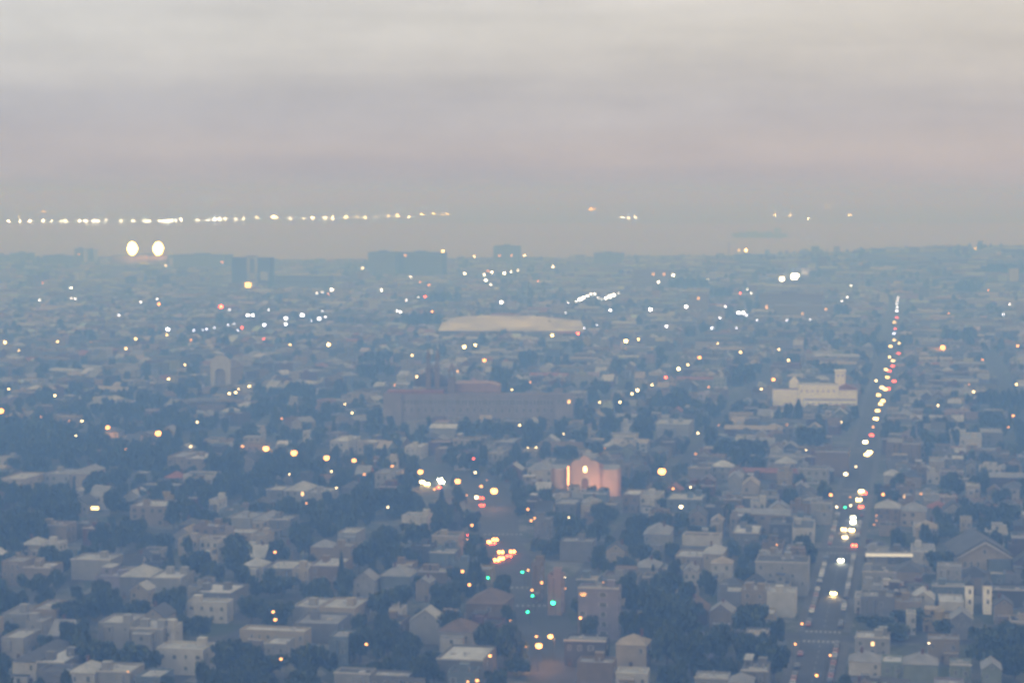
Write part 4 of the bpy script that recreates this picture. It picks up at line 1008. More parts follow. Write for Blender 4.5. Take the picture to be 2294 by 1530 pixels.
# fill: rows of houses on the street grid
WCH = (['pale grey'] * 5 + ['white'] * 4 + ['cream'] * 4 + ['beige'] * 4 + ['grey'] * 5 + ['blue grey'] * 3 + ['tan'] * 3 + ['pale green'] * 2 + ['pink'] + ['brick red'] * 2 + ['brown'] * 3 + ['yellow'] + ['dark grey'] * 3 + ['lilac'])
RCH = ['dark'] * 6 + ['grey'] * 6 + ['brown'] * 4 + ['black'] * 3 + ['pale'] * 3 + ['tan'] * 2 + ['silver'] * 1 + ['red'] * 1
def in_left_district(x, y):
    return y > 1250 + (-51 - x) * 1.114 and x < -0.035 * y
def gap_share(x, y):
    """share of plots given to gardens and trees: the near left quarter is leafy"""
    px, py, _ = proj(x, y, 0)
    if py > 930 and px < 960: return 0.62
    if py > 1280 and 1360 < px < 1660: return 0.5
    if py > 1350 and px > 2130: return 0.5
    return 0.16 if py > 760 else 0.08
def fill(theta, test, v0, v1):
    ax, ay = math.sin(theta), math.cos(theta); bx, by = math.cos(theta), -math.sin(theta)
    v = v0
    while v < v1:
        far = max(0.0, min(1.0, (v - 1500) / 2500))
        d = rng.uniform(10.5, 15) + far * rng.uniform(0, 14)
        ue = 0.36 * v + 160
        u = -ue if theta < 0.3 else -ue * 2.9
        while u < ue:
            q = rng.random()
            if q < 0.36 - 0.15 * far: kind, w, h = 'flat', rng.uniform(6.5, 9.5), rng.uniform(5.2, 8.8)
            elif q < 0.58 - 0.25 * far: kind, w, h = 'gabled', rng.uniform(7, 9.5), rng.uniform(5, 7.5)
            elif q < 0.72 - 0.30 * far: kind, w, h = 'hip', rng.uniform(8, 11.5), rng.uniform(5.2, 7.8)
            elif q < 0.90 - 0.32 * far: kind, w, h = 'apartment', rng.uniform(9, 16), rng.uniform(6.4, 9.8)
            else: kind, w, h = 'warehouse', rng.uniform(20, 36 + 26 * far), rng.uniform(5.5, 8.5)
            dd = d * rng.uniform(0.85, 1.05) * (1.25 if kind == 'warehouse' else 1)
            if kind == 'apartment' and far > 0.4 and rng.random() < 0.12: h = rng.uniform(14, 20)
            uu, vv = u + w / 2, v + dd / 2 + rng.uniform(-1.5, 1.5)
            x, y = bx * uu + ax * vv, by * uu + ay * vv
            u += w * (1.0 if rng.random() < 0.7 else 1.12) + (0.25 if rng.random() < 0.8 else rng.uniform(2, 9))
            if rng.random() < gap_share(x, y): continue
            if y < 560 or y > SHORE_Y - 50 or not in_view(x, y) or test(x, y): continue
            rz = -theta + R(rng.choice((0, 0, 0, 0, rng.uniform(-3, 3))))
            if not road_dist_ok(x, y, w / 2, dd / 2, rz) or OCC.hit(x, y, w / 2, dd / 2, rz, 0.15): continue
            hh = h
            hb = h + (3.5 if kind in ('gabled', 'hip') else 1.0)
            if blocks_view(x, y, ground_z(x, y), w / 2, dd / 2, rz, hb):
                if kind in ('gabled', 'hip') or blocks_view(x, y, ground_z(x, y), w / 2, dd / 2, rz, 5.0): continue
                hh = 4.2
            OCC.add(x, y, w / 2, dd / 2, rz)
            add_house(kind, x, y, rz, w, dd, hh, rng.choice(WCH), rng.choice(RCH), False, 'y' if rng.random() < 0.65 else 'x')
        v += d + rng.uniform(2, 6) + far * rng.uniform(0, 10)
fill(THETA, in_left_district, 560, 4900)
fill(R(33), lambda x, y: not in_left_district(x, y), 300, 6200)

# trees in the gaps
tr = random.Random(5)
for k in range(42000):
    y = 580 + (SHORE_Y - 620) * (tr.random() ** 0.8)
    x = tr.uniform(-0.25, 0.25) * y
    if not in_view(x, y): continue
    near = y < 1700
    if tr.random() > (0.9 if near else 0.3): continue
    # gardens hold trees in patches
    if math.sin(x * 0.021 + 1.3) + math.sin(y * 0.013 + x * 0.008) + tr.uniform(-1, 1) < (-0.25 if not (x < -0.037 * y and y < 1530) else -1.6): continue
    r = tr.uniform(2.8, 5.8); h = tr.uniform(6, 13)
    if OCC.hit(x, y, 1.6, 1.6, 0) or not road_dist_ok(x, y, 1.0, 1.0, 0, True) or blocks_view(x, y, ground_z(x, y), r * 0.8, r * 0.8, 0, h): continue
    OCC.add(x, y, 1.8, 1.8, 0)
    kind = 'cypress' if tr.random() < 0.025 else 'broadleaf'
    if kind == 'cypress': h *= 1.25; r *= 0.5
    add_tree(kind, x, y, h, r)
print("HOUSES", len(HOUSES), "TREES", len(TREES), "PROT", len(PROT))

# ------------------------------------------------------------------ which ones are objects
def size_of(o, kind):
    if kind == 'h': return (o['w'] * (o['h'] + o['d'] * CAM_H / o['y'] * 0.8)) / o['y'] ** 2 * (10 if o['hand'] else 1)
    return o['r'] * o['h'] / o['y'] ** 2
NEAR_H, FAR_H = [], []
for k in KN:
    s = sorted((h for h in HOUSES if h['kind'] == k), key=lambda h: -size_of(h, 'h'))
    NEAR_H += s[:290]; FAR_H += s[290:]
NEAR_T, FAR_T = [], []
for k in ('broadleaf', 'cypress'):
    s = sorted((t for t in TREES if t['kind'] == k), key=lambda t: -size_of(t, 't'))
    NEAR_T += s[:295 if k == 'broadleaf' else 120]; FAR_T += s[295 if k == 'broadleaf' else 120:]

# ------------------------------------------------------------------ labels by look and by what stands near
_rank = {}
def place_labels(items, fmt, group):
    """items: (object, look, px, py). Ranks things of one look around their nearest named neighbour."""
    by = {}
    for o, look, px, py in items:
        best = min(NAMED, key=lambda n: (n[1] - px) ** 2 + ((n[2] - py) * 1.6) ** 2)
        dx, dy = px - best[1], (py - best[2]) * 1.6
        if abs(dx) > abs(dy): rel = 'left of' if dx < 0 else 'right of'
        else: rel = 'above' if dy < 0 else 'below'
        by.setdefault((look, rel, best[0]), []).append((math.hypot(dx, dy), o))
    for (look, rel, lm), l in by.items():
        l.sort(key=lambda a: a[0])
        for i, (_, o) in enumerate(l):
            lb = fmt(look, ("nearest " if i == 0 else ordinal(i + 1) + " nearest ") + rel + " " + lm)
            o["label"] = lb
            if group: o["group"] = group

# ------------------------------------------------------------------ house meshes
def roof_geo(m, kind, gable, w, d, h, mr_, mw_, tr_=None, tw=None, over=0.35):
    """adds the roof of a house whose walls end at h"""
    hw, hd = w / 2, d / 2
    if kind == 'gabled':
        rise = (hw if gable == 'y' else hd) * 0.72; rise = min(rise, 4.2)
        if gable == 'y':
            k = rise / hw; a = hw + over; zl = h - over * k
            m.poly([(-a, -hd - over, zl), (0, -hd - over, h + rise), (0, hd + over, h + rise), (-a, hd + over, zl), (a, -hd - over, zl), (a, hd + over, zl),
                    (-a, -hd - over, zl + .25), (0, -hd - over, h + rise + .25), (0, hd + over, h + rise + .25), (-a, hd + over, zl + .25), (a, -hd - over, zl + .25), (a, hd + over, zl + .25)],
                   [(6, 9, 8, 7), (7, 8, 11, 10), (0, 1, 7, 6), (1, 4, 10, 7), (9, 3, 0, 6), (4, 5, 11, 10), (3, 2, 8, 9), (2, 5, 11, 8)], mr_, tr_)
            m.poly([(-hw, -hd, h), (hw, -hd, h), (0, -hd, h + rise), (-hw, hd, h), (hw, hd, h), (0, hd, h + rise)], [(0, 1, 2), (4, 3, 5)], mw_, tw)
        else:
            k = rise / hd; a = hd + over; zl = h - over * k
            m.poly([(-hw - over, -a, zl), (hw + over, -a, zl), (hw + over, 0, h + rise), (-hw - over, 0, h + rise), (-hw - over, a, zl), (hw + over, a, zl)], [(0, 1, 2, 3), (3, 2, 5, 4)], mr_, tr_)
            m.poly([(-hw, -hd, h), (-hw, hd, h), (-hw, 0, h + rise - 0.05), (hw, -hd, h), (hw, hd, h), (hw, 0, h + rise - 0.05)], [(1, 0, 2), (3, 4, 5)], mw_, tw)
        return h + rise
    if kind == 'hip':
        rise = min(hw, hd) * 0.55; a, b = hw + over, hd + over
        if w > d: r0, r1 = (-(hw - hd) - 0.3, 0), (hw - hd + 0.3, 0); fs = [(0, 1, 5, 4), (1, 2, 5), (2, 3, 4, 5), (3, 0, 4)]
        else: r0, r1 = (0, -(hd - hw) - 0.3), (0, hd - hw + 0.3); fs = [(0, 1, 4), (1, 2, 5, 4), (2, 3, 5), (3, 0, 4, 5)]
        m.poly([(-a, -b, h - .1), (a, -b, h - .1), (a, b, h - .1), (-a, b, h - .1), (*r0, h + rise), (*r1, h + rise)], fs, mr_, tr_)
        return h + rise
    if kind == 'warehouse' and w > 24:
        rise = 1.8
        m.poly([(-hw - .3, -hd - .3, h), (hw + .3, -hd - .3, h), (hw + .3, hd + .3, h), (-hw - .3, hd + .3, h), (-hw - .3, 0, h + rise), (hw + .3, 0, h + rise)], [(0, 1, 5, 4), (4, 5, 2, 3), (3, 0, 4), (1, 2, 5)], mr_, tr_)
        return h + rise
    m.box(-hw + .3, hw - .3, -hd + .3, hd - .3, h - 0.3, h, mr_, tr_)
    return h
def floors(h): return max(1, int(round((h - 0.6) / 3.1)))
def window_spots(w, h, kind, r):
    n = floors(h); dz = (h - 0.4) / n
    step = {'flat': 2.7, 'gabled': 2.9, 'hip': 3.0, 'apartment': 3.3, 'warehouse': 4.6}[kind]
    c = max(2, int(w / step)); dx = w / c
    ww = {'warehouse': 2.2, 'apartment': 1.5}.get(kind, 1.15); hh = 1.2 if kind == 'warehouse' else 1.65
    dens = r.choice((0.0, 0.25, 0.5, 0.7, 0.9))            # party and rear walls are often blind
    sp_ = [(-w / 2 + dx * (j + .5) + r.uniform(-.25, .25), dz * (i + .58) + r.uniform(-.1, .1), ww * r.uniform(.7, 1.25), hh * r.uniform(.75, 1.1)) for i in range(n) for j in range(c)]
    return [q for q in sp_ if r.random() < dens]
def shell(m, s, mw_=0, tw=None):
    """walls with a parapet on the flat kinds"""
    hw, hd, h = s['w'] / 2, s['d'] / 2, s['h']
    flat = s['kind'] in ('flat', 'apartment') or (s['kind'] == 'warehouse' and s['w'] <= 24)
    top = h + (0.7 if flat else 0)
    m.poly([(-hw, -hd, -1.5), (hw, -hd, -1.5), (hw, hd, -1.5), (-hw, hd, -1.5), (-hw, -hd, top), (hw, -hd, top), (hw, hd, top), (-hw, hd, top)], [(0, 1, 5, 4), (1, 2, 6, 5), (2, 3, 7, 6), (3, 0, 4, 7)], mw_, tw)
    if flat:
        i_, j_ = hw - .3, hd - .3
        m.poly([(-hw, -hd, top), (hw, -hd, top), (hw, hd, top), (-hw, hd, top), (-i_, -j_, top), (i_, -j_, top), (i_, j_, top), (-i_, j_, top), (-i_, -j_, h - .3), (i_, -j_, h - .3), (i_, j_, h - .3), (-i_, j_, h - .3)],
               [(0, 1, 5, 4), (1, 2, 6, 5), (2, 3, 7, 6), (3, 0, 4, 7), (4, 5, 9, 8), (5, 6, 10, 9), (6, 7, 11, 10), (7, 4, 8, 11)], mw_, tw)
    return flat, top
LITS = random.Random(3)
def build_house(s):
    r = random.Random(s['seed'] * 7 + 1)
    kind, w, d, h = s['kind'], s['w'], s['d'], s['h']
    near = s['y'] < 880 or (s['hand'] and s['y'] < 1000)
    t = thing(KN[kind], {'apartment': 'apartment block', 'warehouse': 'warehouse'}.get(kind, 'house'), None, (s['x'], s['y'], s['z']), s['rz'])
    hw, hd = w / 2, d / 2
    m = MB(); flat, top = shell(m, s)
    bay = kind == 'flat' and h > 6.5
    if bay:
        bw = w * 0.3; bx = r.choice((-1, 1)) * w * 0.18
        m.poly([(bx - bw / 2, -hd, 3.2), (bx - bw / 3, -hd - .95, 3.2), (bx + bw / 3, -hd - .95, 3.2), (bx + bw / 2, -hd, 3.2), (bx - bw / 2, -hd, h - .4), (bx - bw / 3, -hd - .95, h - .4), (bx + bw / 3, -hd - .95, h - .4), (bx + bw / 2, -hd, h - .4)],
               [(0, 1, 5, 4), (1, 2, 6, 5), (2, 3, 7, 6), (4, 5, 6, 7), (3, 2, 1, 0)])
    spots = window_spots(w, h, kind, r)
    if not near:
        for (x, z, ww, hh) in spots:
            mi = 2 if LITS.random() < 0.004 else 1
            yy = -hd - .05
            if bay and abs(x - bx) < bw / 2: yy = -hd - 1.0
            m.face([(x - ww / 2, yy, z - hh / 2), (x + ww / 2, yy, z - hh / 2), (x + ww / 2, yy, z + hh / 2), (x - ww / 2, yy, z + hh / 2)], mi)
        for sx in (-1, 1):
            for i in range(floors(h)):
                for y in (-hd * .45, hd * .35):
                    x = sx * (hw + .05); z = (h - .4) / floors(h) * (i + .58)
                    q = [(x, y - .5, z - .7), (x, y + .5, z - .7), (x, y + .5, z + .7), (x, y - .5, z + .7)]
                    m.face(q if sx > 0 else q[::-1], 1)
        if flat and s['seed'] % 5 < 2: m.box(-hw - .18, hw + .18, -hd - .22, -hd - .01, top - .45, top + .05, 3)
    m.obj("wall", [WALLM[s['wall']], M_GLASS, M_LIT, M_TRIM], t)
    if s['ext']:
        ew, ed, eh = s['ext']; ex = (r.choice((-1, 1))) * (hw - ew / 2) * r.uniform(.2, 1)
        e = MB(); e.box(ex - ew / 2, ex + ew / 2, -hd - ed, -hd - .02, -1.5, eh, 0, top=1); e.box(ex - ew / 2 - .15, ex + ew / 2 + .15, -hd - ed - .15, -hd - .02, eh + .003, eh + .2, 1)
        if eh > 3: e.face([(ex - .5, -hd - ed - .05, eh - 2), (ex + .5, -hd - ed - .05, eh - 2), (ex + .5, -hd - ed - .05, eh - .7), (ex - .5, -hd - ed - .05, eh - .7)], 2)
        e.obj("rear_extension", [WALLM[s['wall'] if r.random() < .6 else r.choice(('grey', 'beige', 'white', 'tan'))], ROOFM[r.choice(('grey', 'dark', 'pale', 'tan'))], M_GLASS], t)
    if s['upper']:
        ux0, ux1, uy0, uz = s['upper']
        e = MB(); e.box(ux0 * hw, ux1 * hw, uy0 * hd, hd - .5, h + .01, h + uz, 0, top=1); e.box(ux0 * hw - .2, ux1 * hw + .2, uy0 * hd - .2, hd - .3, h + uz + .003, h + uz + .25, 1)
        for k in range(max(1, int((ux1 - ux0) * hw / 3))):
            x = ux0 * hw + ((ux1 - ux0) * hw) * (k + .5) / max(1, int((ux1 - ux0) * hw / 3)); y = uy0 * hd - .05
            e.face([(x - .6, y, h + .9), (x + .6, y, h + .9), (x + .6, y, h + 2.2), (x - .6, y, h + 2.2)], 2)
        e.obj("upper_storey", [WALLM[s['wall']], ROOFM[s['roof']], M_GLASS], t)
    m = MB(); ztop = roof_geo(m, kind, s['gable'], w, d, h, 0, 1)
    rf = m.obj("roof", [ROOFM[s['roof']], WALLM[s['wall']]], t)
    big = s['y'] < 1250 or s['hand']
    if big:
        if flat:
            for k in range(r.choice((1, 2, 3)) if kind == 'flat' else 3 + int(w > 18)):
                x, y = r.uniform(-hw * .7, hw * .7), r.uniform(-hd * .5, hd * .6)
                q = r.random()
                m = MB()
                if q < .4: m.box(x - 1.3, x + 1.3, y - 1.5, y + 1.5, h, h + 2.4); m.box(x - 1.45, x + 1.45, y - 1.65, y + 1.65, h + 2.4, h + 2.55); m.obj("stair_hut", [WALLM[s['wall']]], rf)
                elif q < .75: m.box(x - .8, x + .8, y - .6, y + .6, h, h + .5); m.box(x - .7, x + .7, y - .5, y + .5, h + .5, h + .62); m.obj("skylight", [ROOFM['silver']], rf)
                else: m.tube(x, y, h, h + 1.3, .22); m.tube(x, y, h + 1.3, h + 1.55, .4, .3); m.obj("vent_pipe", [M_METAL], rf)
        elif kind in ('gabled', 'hip') and r.random() < .6:
            x, y = r.uniform(-hw * .5, hw * .5), r.uniform(-hd * .2, hd * .6)
            m = MB(); m.box(x - .4, x + .4, y - .4, y + .4, h - .2, ztop + .9); m.box(x - .5, x + .5, y - .5, y + .5, ztop + .9, ztop + 1.1); m.obj("chimney", [WALLM['brick red']], rf)
    if near:
        if len(spots) > 16:
            spots = [p for i, p in enumerate(spots) if i % 2 == 0]
            spots = [(x, z, ww * 1.7, hh) for x, z, ww, hh in spots][:16]
        for i, (x, z, ww, hh) in enumerate(spots):
            yy = -hd - .07
            if bay and abs(x - bx) < bw / 2 and z > 3.4: yy = -hd - 1.0
            if i == 0 and kind != 'warehouse':
                link_data("door", DOOR, t, (x, -hd - .06, 0), (1.1, .2, 2.3)); continue
            add_window(t, x, yy, z, ww, hh, 0, LITS.random() < .012)
        sx = 1 if s['x'] < 40 else -1
        for i in range(floors(h)):
            add_window(t, sx * (hw + .07), -hd * .4, (h - .4) / floors(h) * (i + .58), 1.0, 1.5, R(90) * sx)
        if kind == 'gabled' and s['gable'] == 'y': add_window(t, 0, -hd - .07, h + (ztop - h) * .38, .9, 1.3)
        if flat and s['seed'] % 5 < 2:
            m = MB(); m.box(-hw - .22, hw + .22, -hd - .28, -hd - .01, top - .5, top + .06); m.obj("cornice", [M_TRIM], t)
    return t
items = []
for s in NEAR_H:
    o = build_house(s)
    px, py, _ = proj(s['x'] + math.sin(s['rz']) * s['d'] / 2, s['y'] - math.cos(s['rz']) * s['d'] / 2, s['z'] + s['h'] * .7)
    n = floors(s['h'])
    look = "%s %s-storey %s-roofed %s" % (s['wall'], ("one", "two", "three", "four", "five", "six", "seven")[n - 1], s['roof'], KW[s['kind']])
    items.append((o, look, px, py))
place_labels(items, lambda a, b: a + ", " + b, None)
for o, look, px, py in items: o["group"] = {'flat_roofed_house': "flat-roofed houses of the city", 'gabled_house': "gabled houses of the city", 'hip_roofed_house': "hip-roofed houses of the city",
                                            'apartment_block': "apartment blocks of the city", 'warehouse': "warehouses of the city"}[o.name.split('.')[0]]

# ---- the rest of the city: one mass per kind
for kind in KN:
    m = MB(); r = random.Random(9)
    for s in FAR_H:
        if s['kind'] != kind: continue
        c, sn = math.cos(s['rz']), math.sin(s['rz'])
        q = MB(); wc = tuple(v * r.uniform(.85, 1.1) for v in WALLC[s['wall']]); rc = tuple(v * r.uniform(.8, 1.15) for v in ROOFC[s['roof']])
        flat, top = shell(q, s, 0, wc)
        roof_geo(q, s['kind'], s['gable'], s['w'], s['d'], s['h'], 0, 0, rc, wc)
        hd = s['d'] / 2
        if flat and s['y'] < 3400 and r.random() < .7:
            x, y = r.uniform(-.35, .35) * s['w'], r.uniform(-.3, .3) * s['d']
            q.box(x - 1.4, x + 1.4, y - 1.5, y + 1.5, s['h'], s['h'] + 2.3, 0, r.choice((wc, rc, (.4, .4, .4))))
        if s['y'] < 3000:
            for (x, z, ww, hh) in window_spots(s['w'], s['h'], s['kind'], r):
                q.face([(x - ww / 2, -hd - .06, z - hh / 2), (x + ww / 2, -hd - .06, z - hh / 2), (x + ww / 2, -hd - .06, z + hh / 2), (x - ww / 2, -hd - .06, z + hh / 2)], 1 if LITS.random() < .002 else 0, (.04, .045, .055))
        q.v = [(s['x'] + c * x - sn * y, s['y'] + sn * x + c * y, s['z'] + z) for x, y, z in q.v]
        n = len(m.v); m.v += q.v; m.f += [tuple(i + n for i in f) for f in q.f]; m.m += q.m; m.t += q.t
    if m.f:
        o = m.obj("distant_" + KN[kind], [M_TINT, M_LIT])
        struct(o, "far mass of %ss fading into the haze" % KW[kind], 'stuff')

# ------------------------------------------------------------------ trees
def crown_data(seed, cyp, n, leaf):
    r = random.Random(seed); m = MB()
    lobes = []
    if not cyp:
        for k in range(11):
            a = r.uniform(0, 6.283); q = r.uniform(.15, .68); z = r.uniform(.38, .86)
            lobes.append((q * math.cos(a), q * math.sin(a), z, r.uniform(.26, .42)))
        lobes.append((0, 0, .7, .5))
    for i in range(n):
        if cyp:
            z = r.uniform(.06, 1.0) ** .9; rad = (1 - z) ** .75 * (.75 + .25 * math.sin(z * 23 + seed)) * r.uniform(.75, 1.06) + .04; a = r.uniform(0, 6.283)
            p = Vector((rad * math.cos(a), rad * math.sin(a), z))
        else:
            lx, ly, lz, lr = r.choice(lobes)
            d = Vector((r.gauss(0, 1), r.gauss(0, 1), r.gauss(0, 1))).normalized() * lr * (r.random() ** .35) * (1.25 if r.random() < .08 else 1)
            p = Vector((lx + d.x, ly + d.y, lz + d.z * .48))
        nrm = Vector((r.gauss(0, 1), r.gauss(0, 1), r.gauss(0, 1) + .5)).normalized(); u = nrm.orthogonal().normalized(); w = nrm.cross(u)
        a = r.uniform(0, 6.28); u, w = u * math.cos(a) + w * math.sin(a), w * math.cos(a) - u * math.sin(a)
        sz = leaf * r.uniform(.6, 1.3)
        mi = 0 if r.random() < .55 else (1 if r.random() < .65 else 2)
        zs = .55                                        # unit crown is taller in metres than wide
        m.face([p - u * sz - w * sz * .6, p + u * sz - w * sz * .6, p + u * sz * .8 + w * sz * .6, p - u * sz * .8 + w * sz * .6], mi)
    mats = [M_LEAF[3], M_LEAF[0], M_LEAF[1]] if cyp else M_LEAF[:3]
    return m, mats
CROWN = [crown_data(20 + i, False, 1000, .085) for i in range(7)]
CYP = [crown_data(50 + i, True, 700, .13) for i in range(3)]
CD = [a.data("crown", b) for a, b in CROWN]; YD = [a.data("crown", b) for a, b in CYP]
def trunk_data(seed):
    r = random.Random(seed); m = MB(); m.limb((0, 0, -.05), (0, 0, .42), .05, .032, 7)
    for k in range(5):
        a = r.uniform(0, 6.28); z = r.uniform(.28, .42)
        m.limb((0, 0, z), (math.cos(a) * .3, math.sin(a) * .3, z + r.uniform(.2, .35)), .026, .01, 5)
    return m.data("trunk", [M_BARK])
TD = [trunk_data(70 + i) for i in range(3)]
items = []
for i, s in enumerate(NEAR_T):
    cyp = s['kind'] == 'cypress'
    t = thing("cypress_tree" if cyp else "broadleaf_tree", "tree", None, (s['x'], s['y'], s['z']), (s['seed'] * 2.399) % 6.28)
    link_data("crown", (YD[s['seed'] % 3] if cyp else CD[s['seed'] % 7]), t, (0, 0, 0), (s['r'], s['r'], s['h']))
    link_data("trunk", TD[s['seed'] % 3], t, (0, 0, 0), (s['h'] * .5, s['h'] * .5, s['h']))
    px, py, _ = proj(s['x'], s['y'], s['z'] + s['h'] * .6)
    look = ("tall pointed dark tree" if cyp else ("broad dark leafy tree" if s['r'] > 4.6 else ("small dark leafy tree" if s['r'] < 3.4 else "dark round leafy tree")))
    items.append((t, look, px, py))
place_labels(items, lambda a, b: a + ", " + b, "trees between the houses")
if FAR_T:
    m = MB(); r = random.Random(4)
    mid = {False: [crown_data(60 + i, False, 420, .125)[0] for i in range(4)], True: [crown_data(65, True, 260, .19)[0]]}
    small = {False: [crown_data(90 + i, False, 150, .2)[0] for i in range(4)], True: [crown_data(95, True, 110, .26)[0]]}
    tiny = {False: [crown_data(80 + i, False, 55, .32)[0] for i in range(4)], True: [crown_data(85, True, 45, .4)[0]]}
    for s in FAR_T:
        src = (mid if s['y'] < 1250 else small if s['y'] < 2100 else tiny)[s['kind'] == 'cypress']; q = src[s['seed'] % len(src)]
        a = s['seed'] * 2.4; c, sn = math.cos(a), math.sin(a); k = r.uniform(.7, 1.3)
        n = len(m.v)
        m.v += [(s['x'] + (c * x - sn * y) * s['r'], s['y'] + (sn * x + c * y) * s['r'], s['z'] + z * s['h']) for x, y, z in q.v]
        m.f += [tuple(i + n for i in f) for f in q.f]; m.m += [0] * len(q.f)
        m.t += [tuple(v * k for v in ((.028, .043, .02), (.042, .062, .026), (.068, .085, .038))[i]) for i in q.m]
    struct(m.obj("distant_foliage", [M_LEAFTINT]), "far trees in the gardens merging into one dark mass", 'stuff')

# ------------------------------------------------------------------ lamps
def pole_data():
    m = MB(); m.tube(0, 0, 0, .012, .024, .02); m.tube(0, 0, .012, 1, .011, .007, 8); return m.data("pole", [M_DARKMETAL])
POLE = pole_data()
def arm_data():
    m = MB(); m.limb((0, 0, 0), (0, -.1, .03), .008, .006); m.limb((0, -.1, .03), (0, -.2, .04), .006, .005); return m.data("arm", [M_DARKMETAL])
ARM = arm_data()
def head_data(mat):
    m = MB(); m.rev([(.25, -.8), (.72, -.62), (1.0, -.1), (.9, .4), (.45, .72), (.1, .8)], 12); return m.data("lamp_head", [mat], True)
def hood_data():
    m = MB(); m.rev([(.55, .74), (.5, .9), (.2, 1.05), (.05, 1.1)], 10); return m.data("hood", [M_DARKMETAL])
HOOD = hood_data()
_hd = {}
def head(c, s):
    if (c, s) not in _hd: _hd[(c, s)] = head_data(glow_mat(c, s))
    return _hd[(c, s)]
def trans(dist):
    f = 1.0 / max(0.03, math.exp(-HAZE_DENSITY * 0.55 * dist))
    return min(f, 30.0)
items, blv = [], []
for c, s, p, px, py, h, g in LAMP_LIST:
    gz = p.z - h
    t = thing("street_lamp", "street lamp", None, (p.x, p.y, gz), (px * 7.7) % 6.28)
    link_data("pole", POLE, t, (0, 0, 0), (h * .95, h * .95, h))
    rad = PXD[s] / 2 * p.y / 2232.0 * (0.74 + 0.62 * (((px * 13.7 + py * 7.3) % 17) / 17))
    if p.y < 1800: link_data("arm", ARM, t, (0, 0, h * .96), (h * .9, h * .9, h * .9))
    ho = link_data("lamp_head", head('haze_blue' if c == 'white' and p.y > 2300 else c, STR[s] * (.32 if c == 'orange' else 2 if (c == 'white' and p.y > 2300) else 1) * (1 if p.y < 1500 else (1.4 if p.y < 2600 else (2.2 if p.y < 3600 else 3.5)))), t, (0, -.18 * h if p.y < 1800 else 0, h), (rad, rad, rad))
    link_data("hood", HOOD, ho, (0, 0, 0))
    if s in 'lx' and py > 700:
        l = bpy.data.lights.new("lamp_light", 'POINT'); l.energy = 3600 if s == 'l' else 4200; l.color = GLOWC[c]; l.shadow_soft_size = rad
        lo = bpy.data.objects.new("lamp_light", l); COL.objects.link(lo); lo.parent = t; lo.location = (0, -.18 * h, h - rad - .3)
    if g == 'boul': blv.append(t)
    else: items.append((t, "%s %s street lamp" % (SW[s], c), px, py))
for i, t in enumerate(blv):
    t["label"] = "orange street lamp, %s from the left along the slanting boulevard" % ordinal(i + 1); t["group"] = "street lamps along the slanting boulevard"
place_labels(items, lambda a, b: a + " on a pole, " + b, "street lamps scattered over the city")

# lamps of the far shore: emission driven far into blue to stay pale through the haze
_sh = {}
def shore_head(hi):
    if hi not in _sh: _sh[hi] = head_data(glow("shore_glow", (0.0004, 0.0037, 1.0), 90000))
    return _sh[hi]
def shore_hit(px, py):
    d = FAR_Y + 130.0
    for _ in range(400):
        z = at_dist(px, py, d).z
        if z <= shore_z(0, d) + 22: break
        d += 25
    return at_dist(px, py, d)
for i, (px, py) in enumerate(sorted(SHORE) + sorted(SHORE_HI)):
    q = shore_hit(px, py); g = shore_z(q.x, q.y)
    hi = i >= len(SHORE)
    t = thing("shore_lamp", "lamp mast", None, (q.x, q.y, g), 0)
    hh = max(12.0, q.z - g)
    link_data("pole", POLE, t, (0, 0, 0), (hh * 1.2, hh * 1.2, hh))
    b = 0.75 + 0.5 * ((px * 37) % 11) / 10
    big = 1.6 if px in (612, 1408, 1325) else 1.0
    rad = 7.5 * b * big * (0.75 if hi or px > 1000 else 1)
    link_data("lamp_head", shore_head(hi), t, (0, 0, hh), (rad, rad, rad))
    if hi:
        t["label"] = "faint pale lamp above the far shore line, %s from the left" % ordinal(i - len(SHORE) + 1); t["group"] = "lamps on the rise behind the far shore"
    else:
        t["label"] = "pale yellow lamp on the far shore, %s from the left in the string" % ordinal(i + 1); t["group"] = "lamps along the far shore"

# traffic signals showing green
items = []
for (px, py, s) in SIGNALS:
    p = at(px, py, 5.2)
    t = thing("traffic_signal", "traffic light", None, (p.x, p.y, 0), 0)
    m = MB(); m.tube(0.9, 0.15, 0, 5.9, .1, .08); m.obj("pole", [M_DARKMETAL], t)
    m = MB(); m.limb((0.9, .15, 5.8), (0, .15, 5.9), .06, .05); m.obj("arm", [M_DARKMETAL], t)
    m = MB(); m.box(-.25, .25, 0, .3, 4.75, 6.1); m.obj("signal_box", [M_DARKMETAL], t)
    k = .38 if s == 's' else .7
    o = link_data("green_lens", head('green', 14), t, (0, -.1, 5.2), (k, k * .4, k))
    m = MB(); m.tube(0, 0, 0, .1, .14); o = m.obj("dark_lens", [M_TYRE], t); o.rotation_euler = (R(90), 0, 0); o.location = (0, 0, 5.85)
    items.append((t, "green traffic signal", px, py))
place_labels(items, lambda a, b: a + " on an arm, " + b, "green traffic signals")

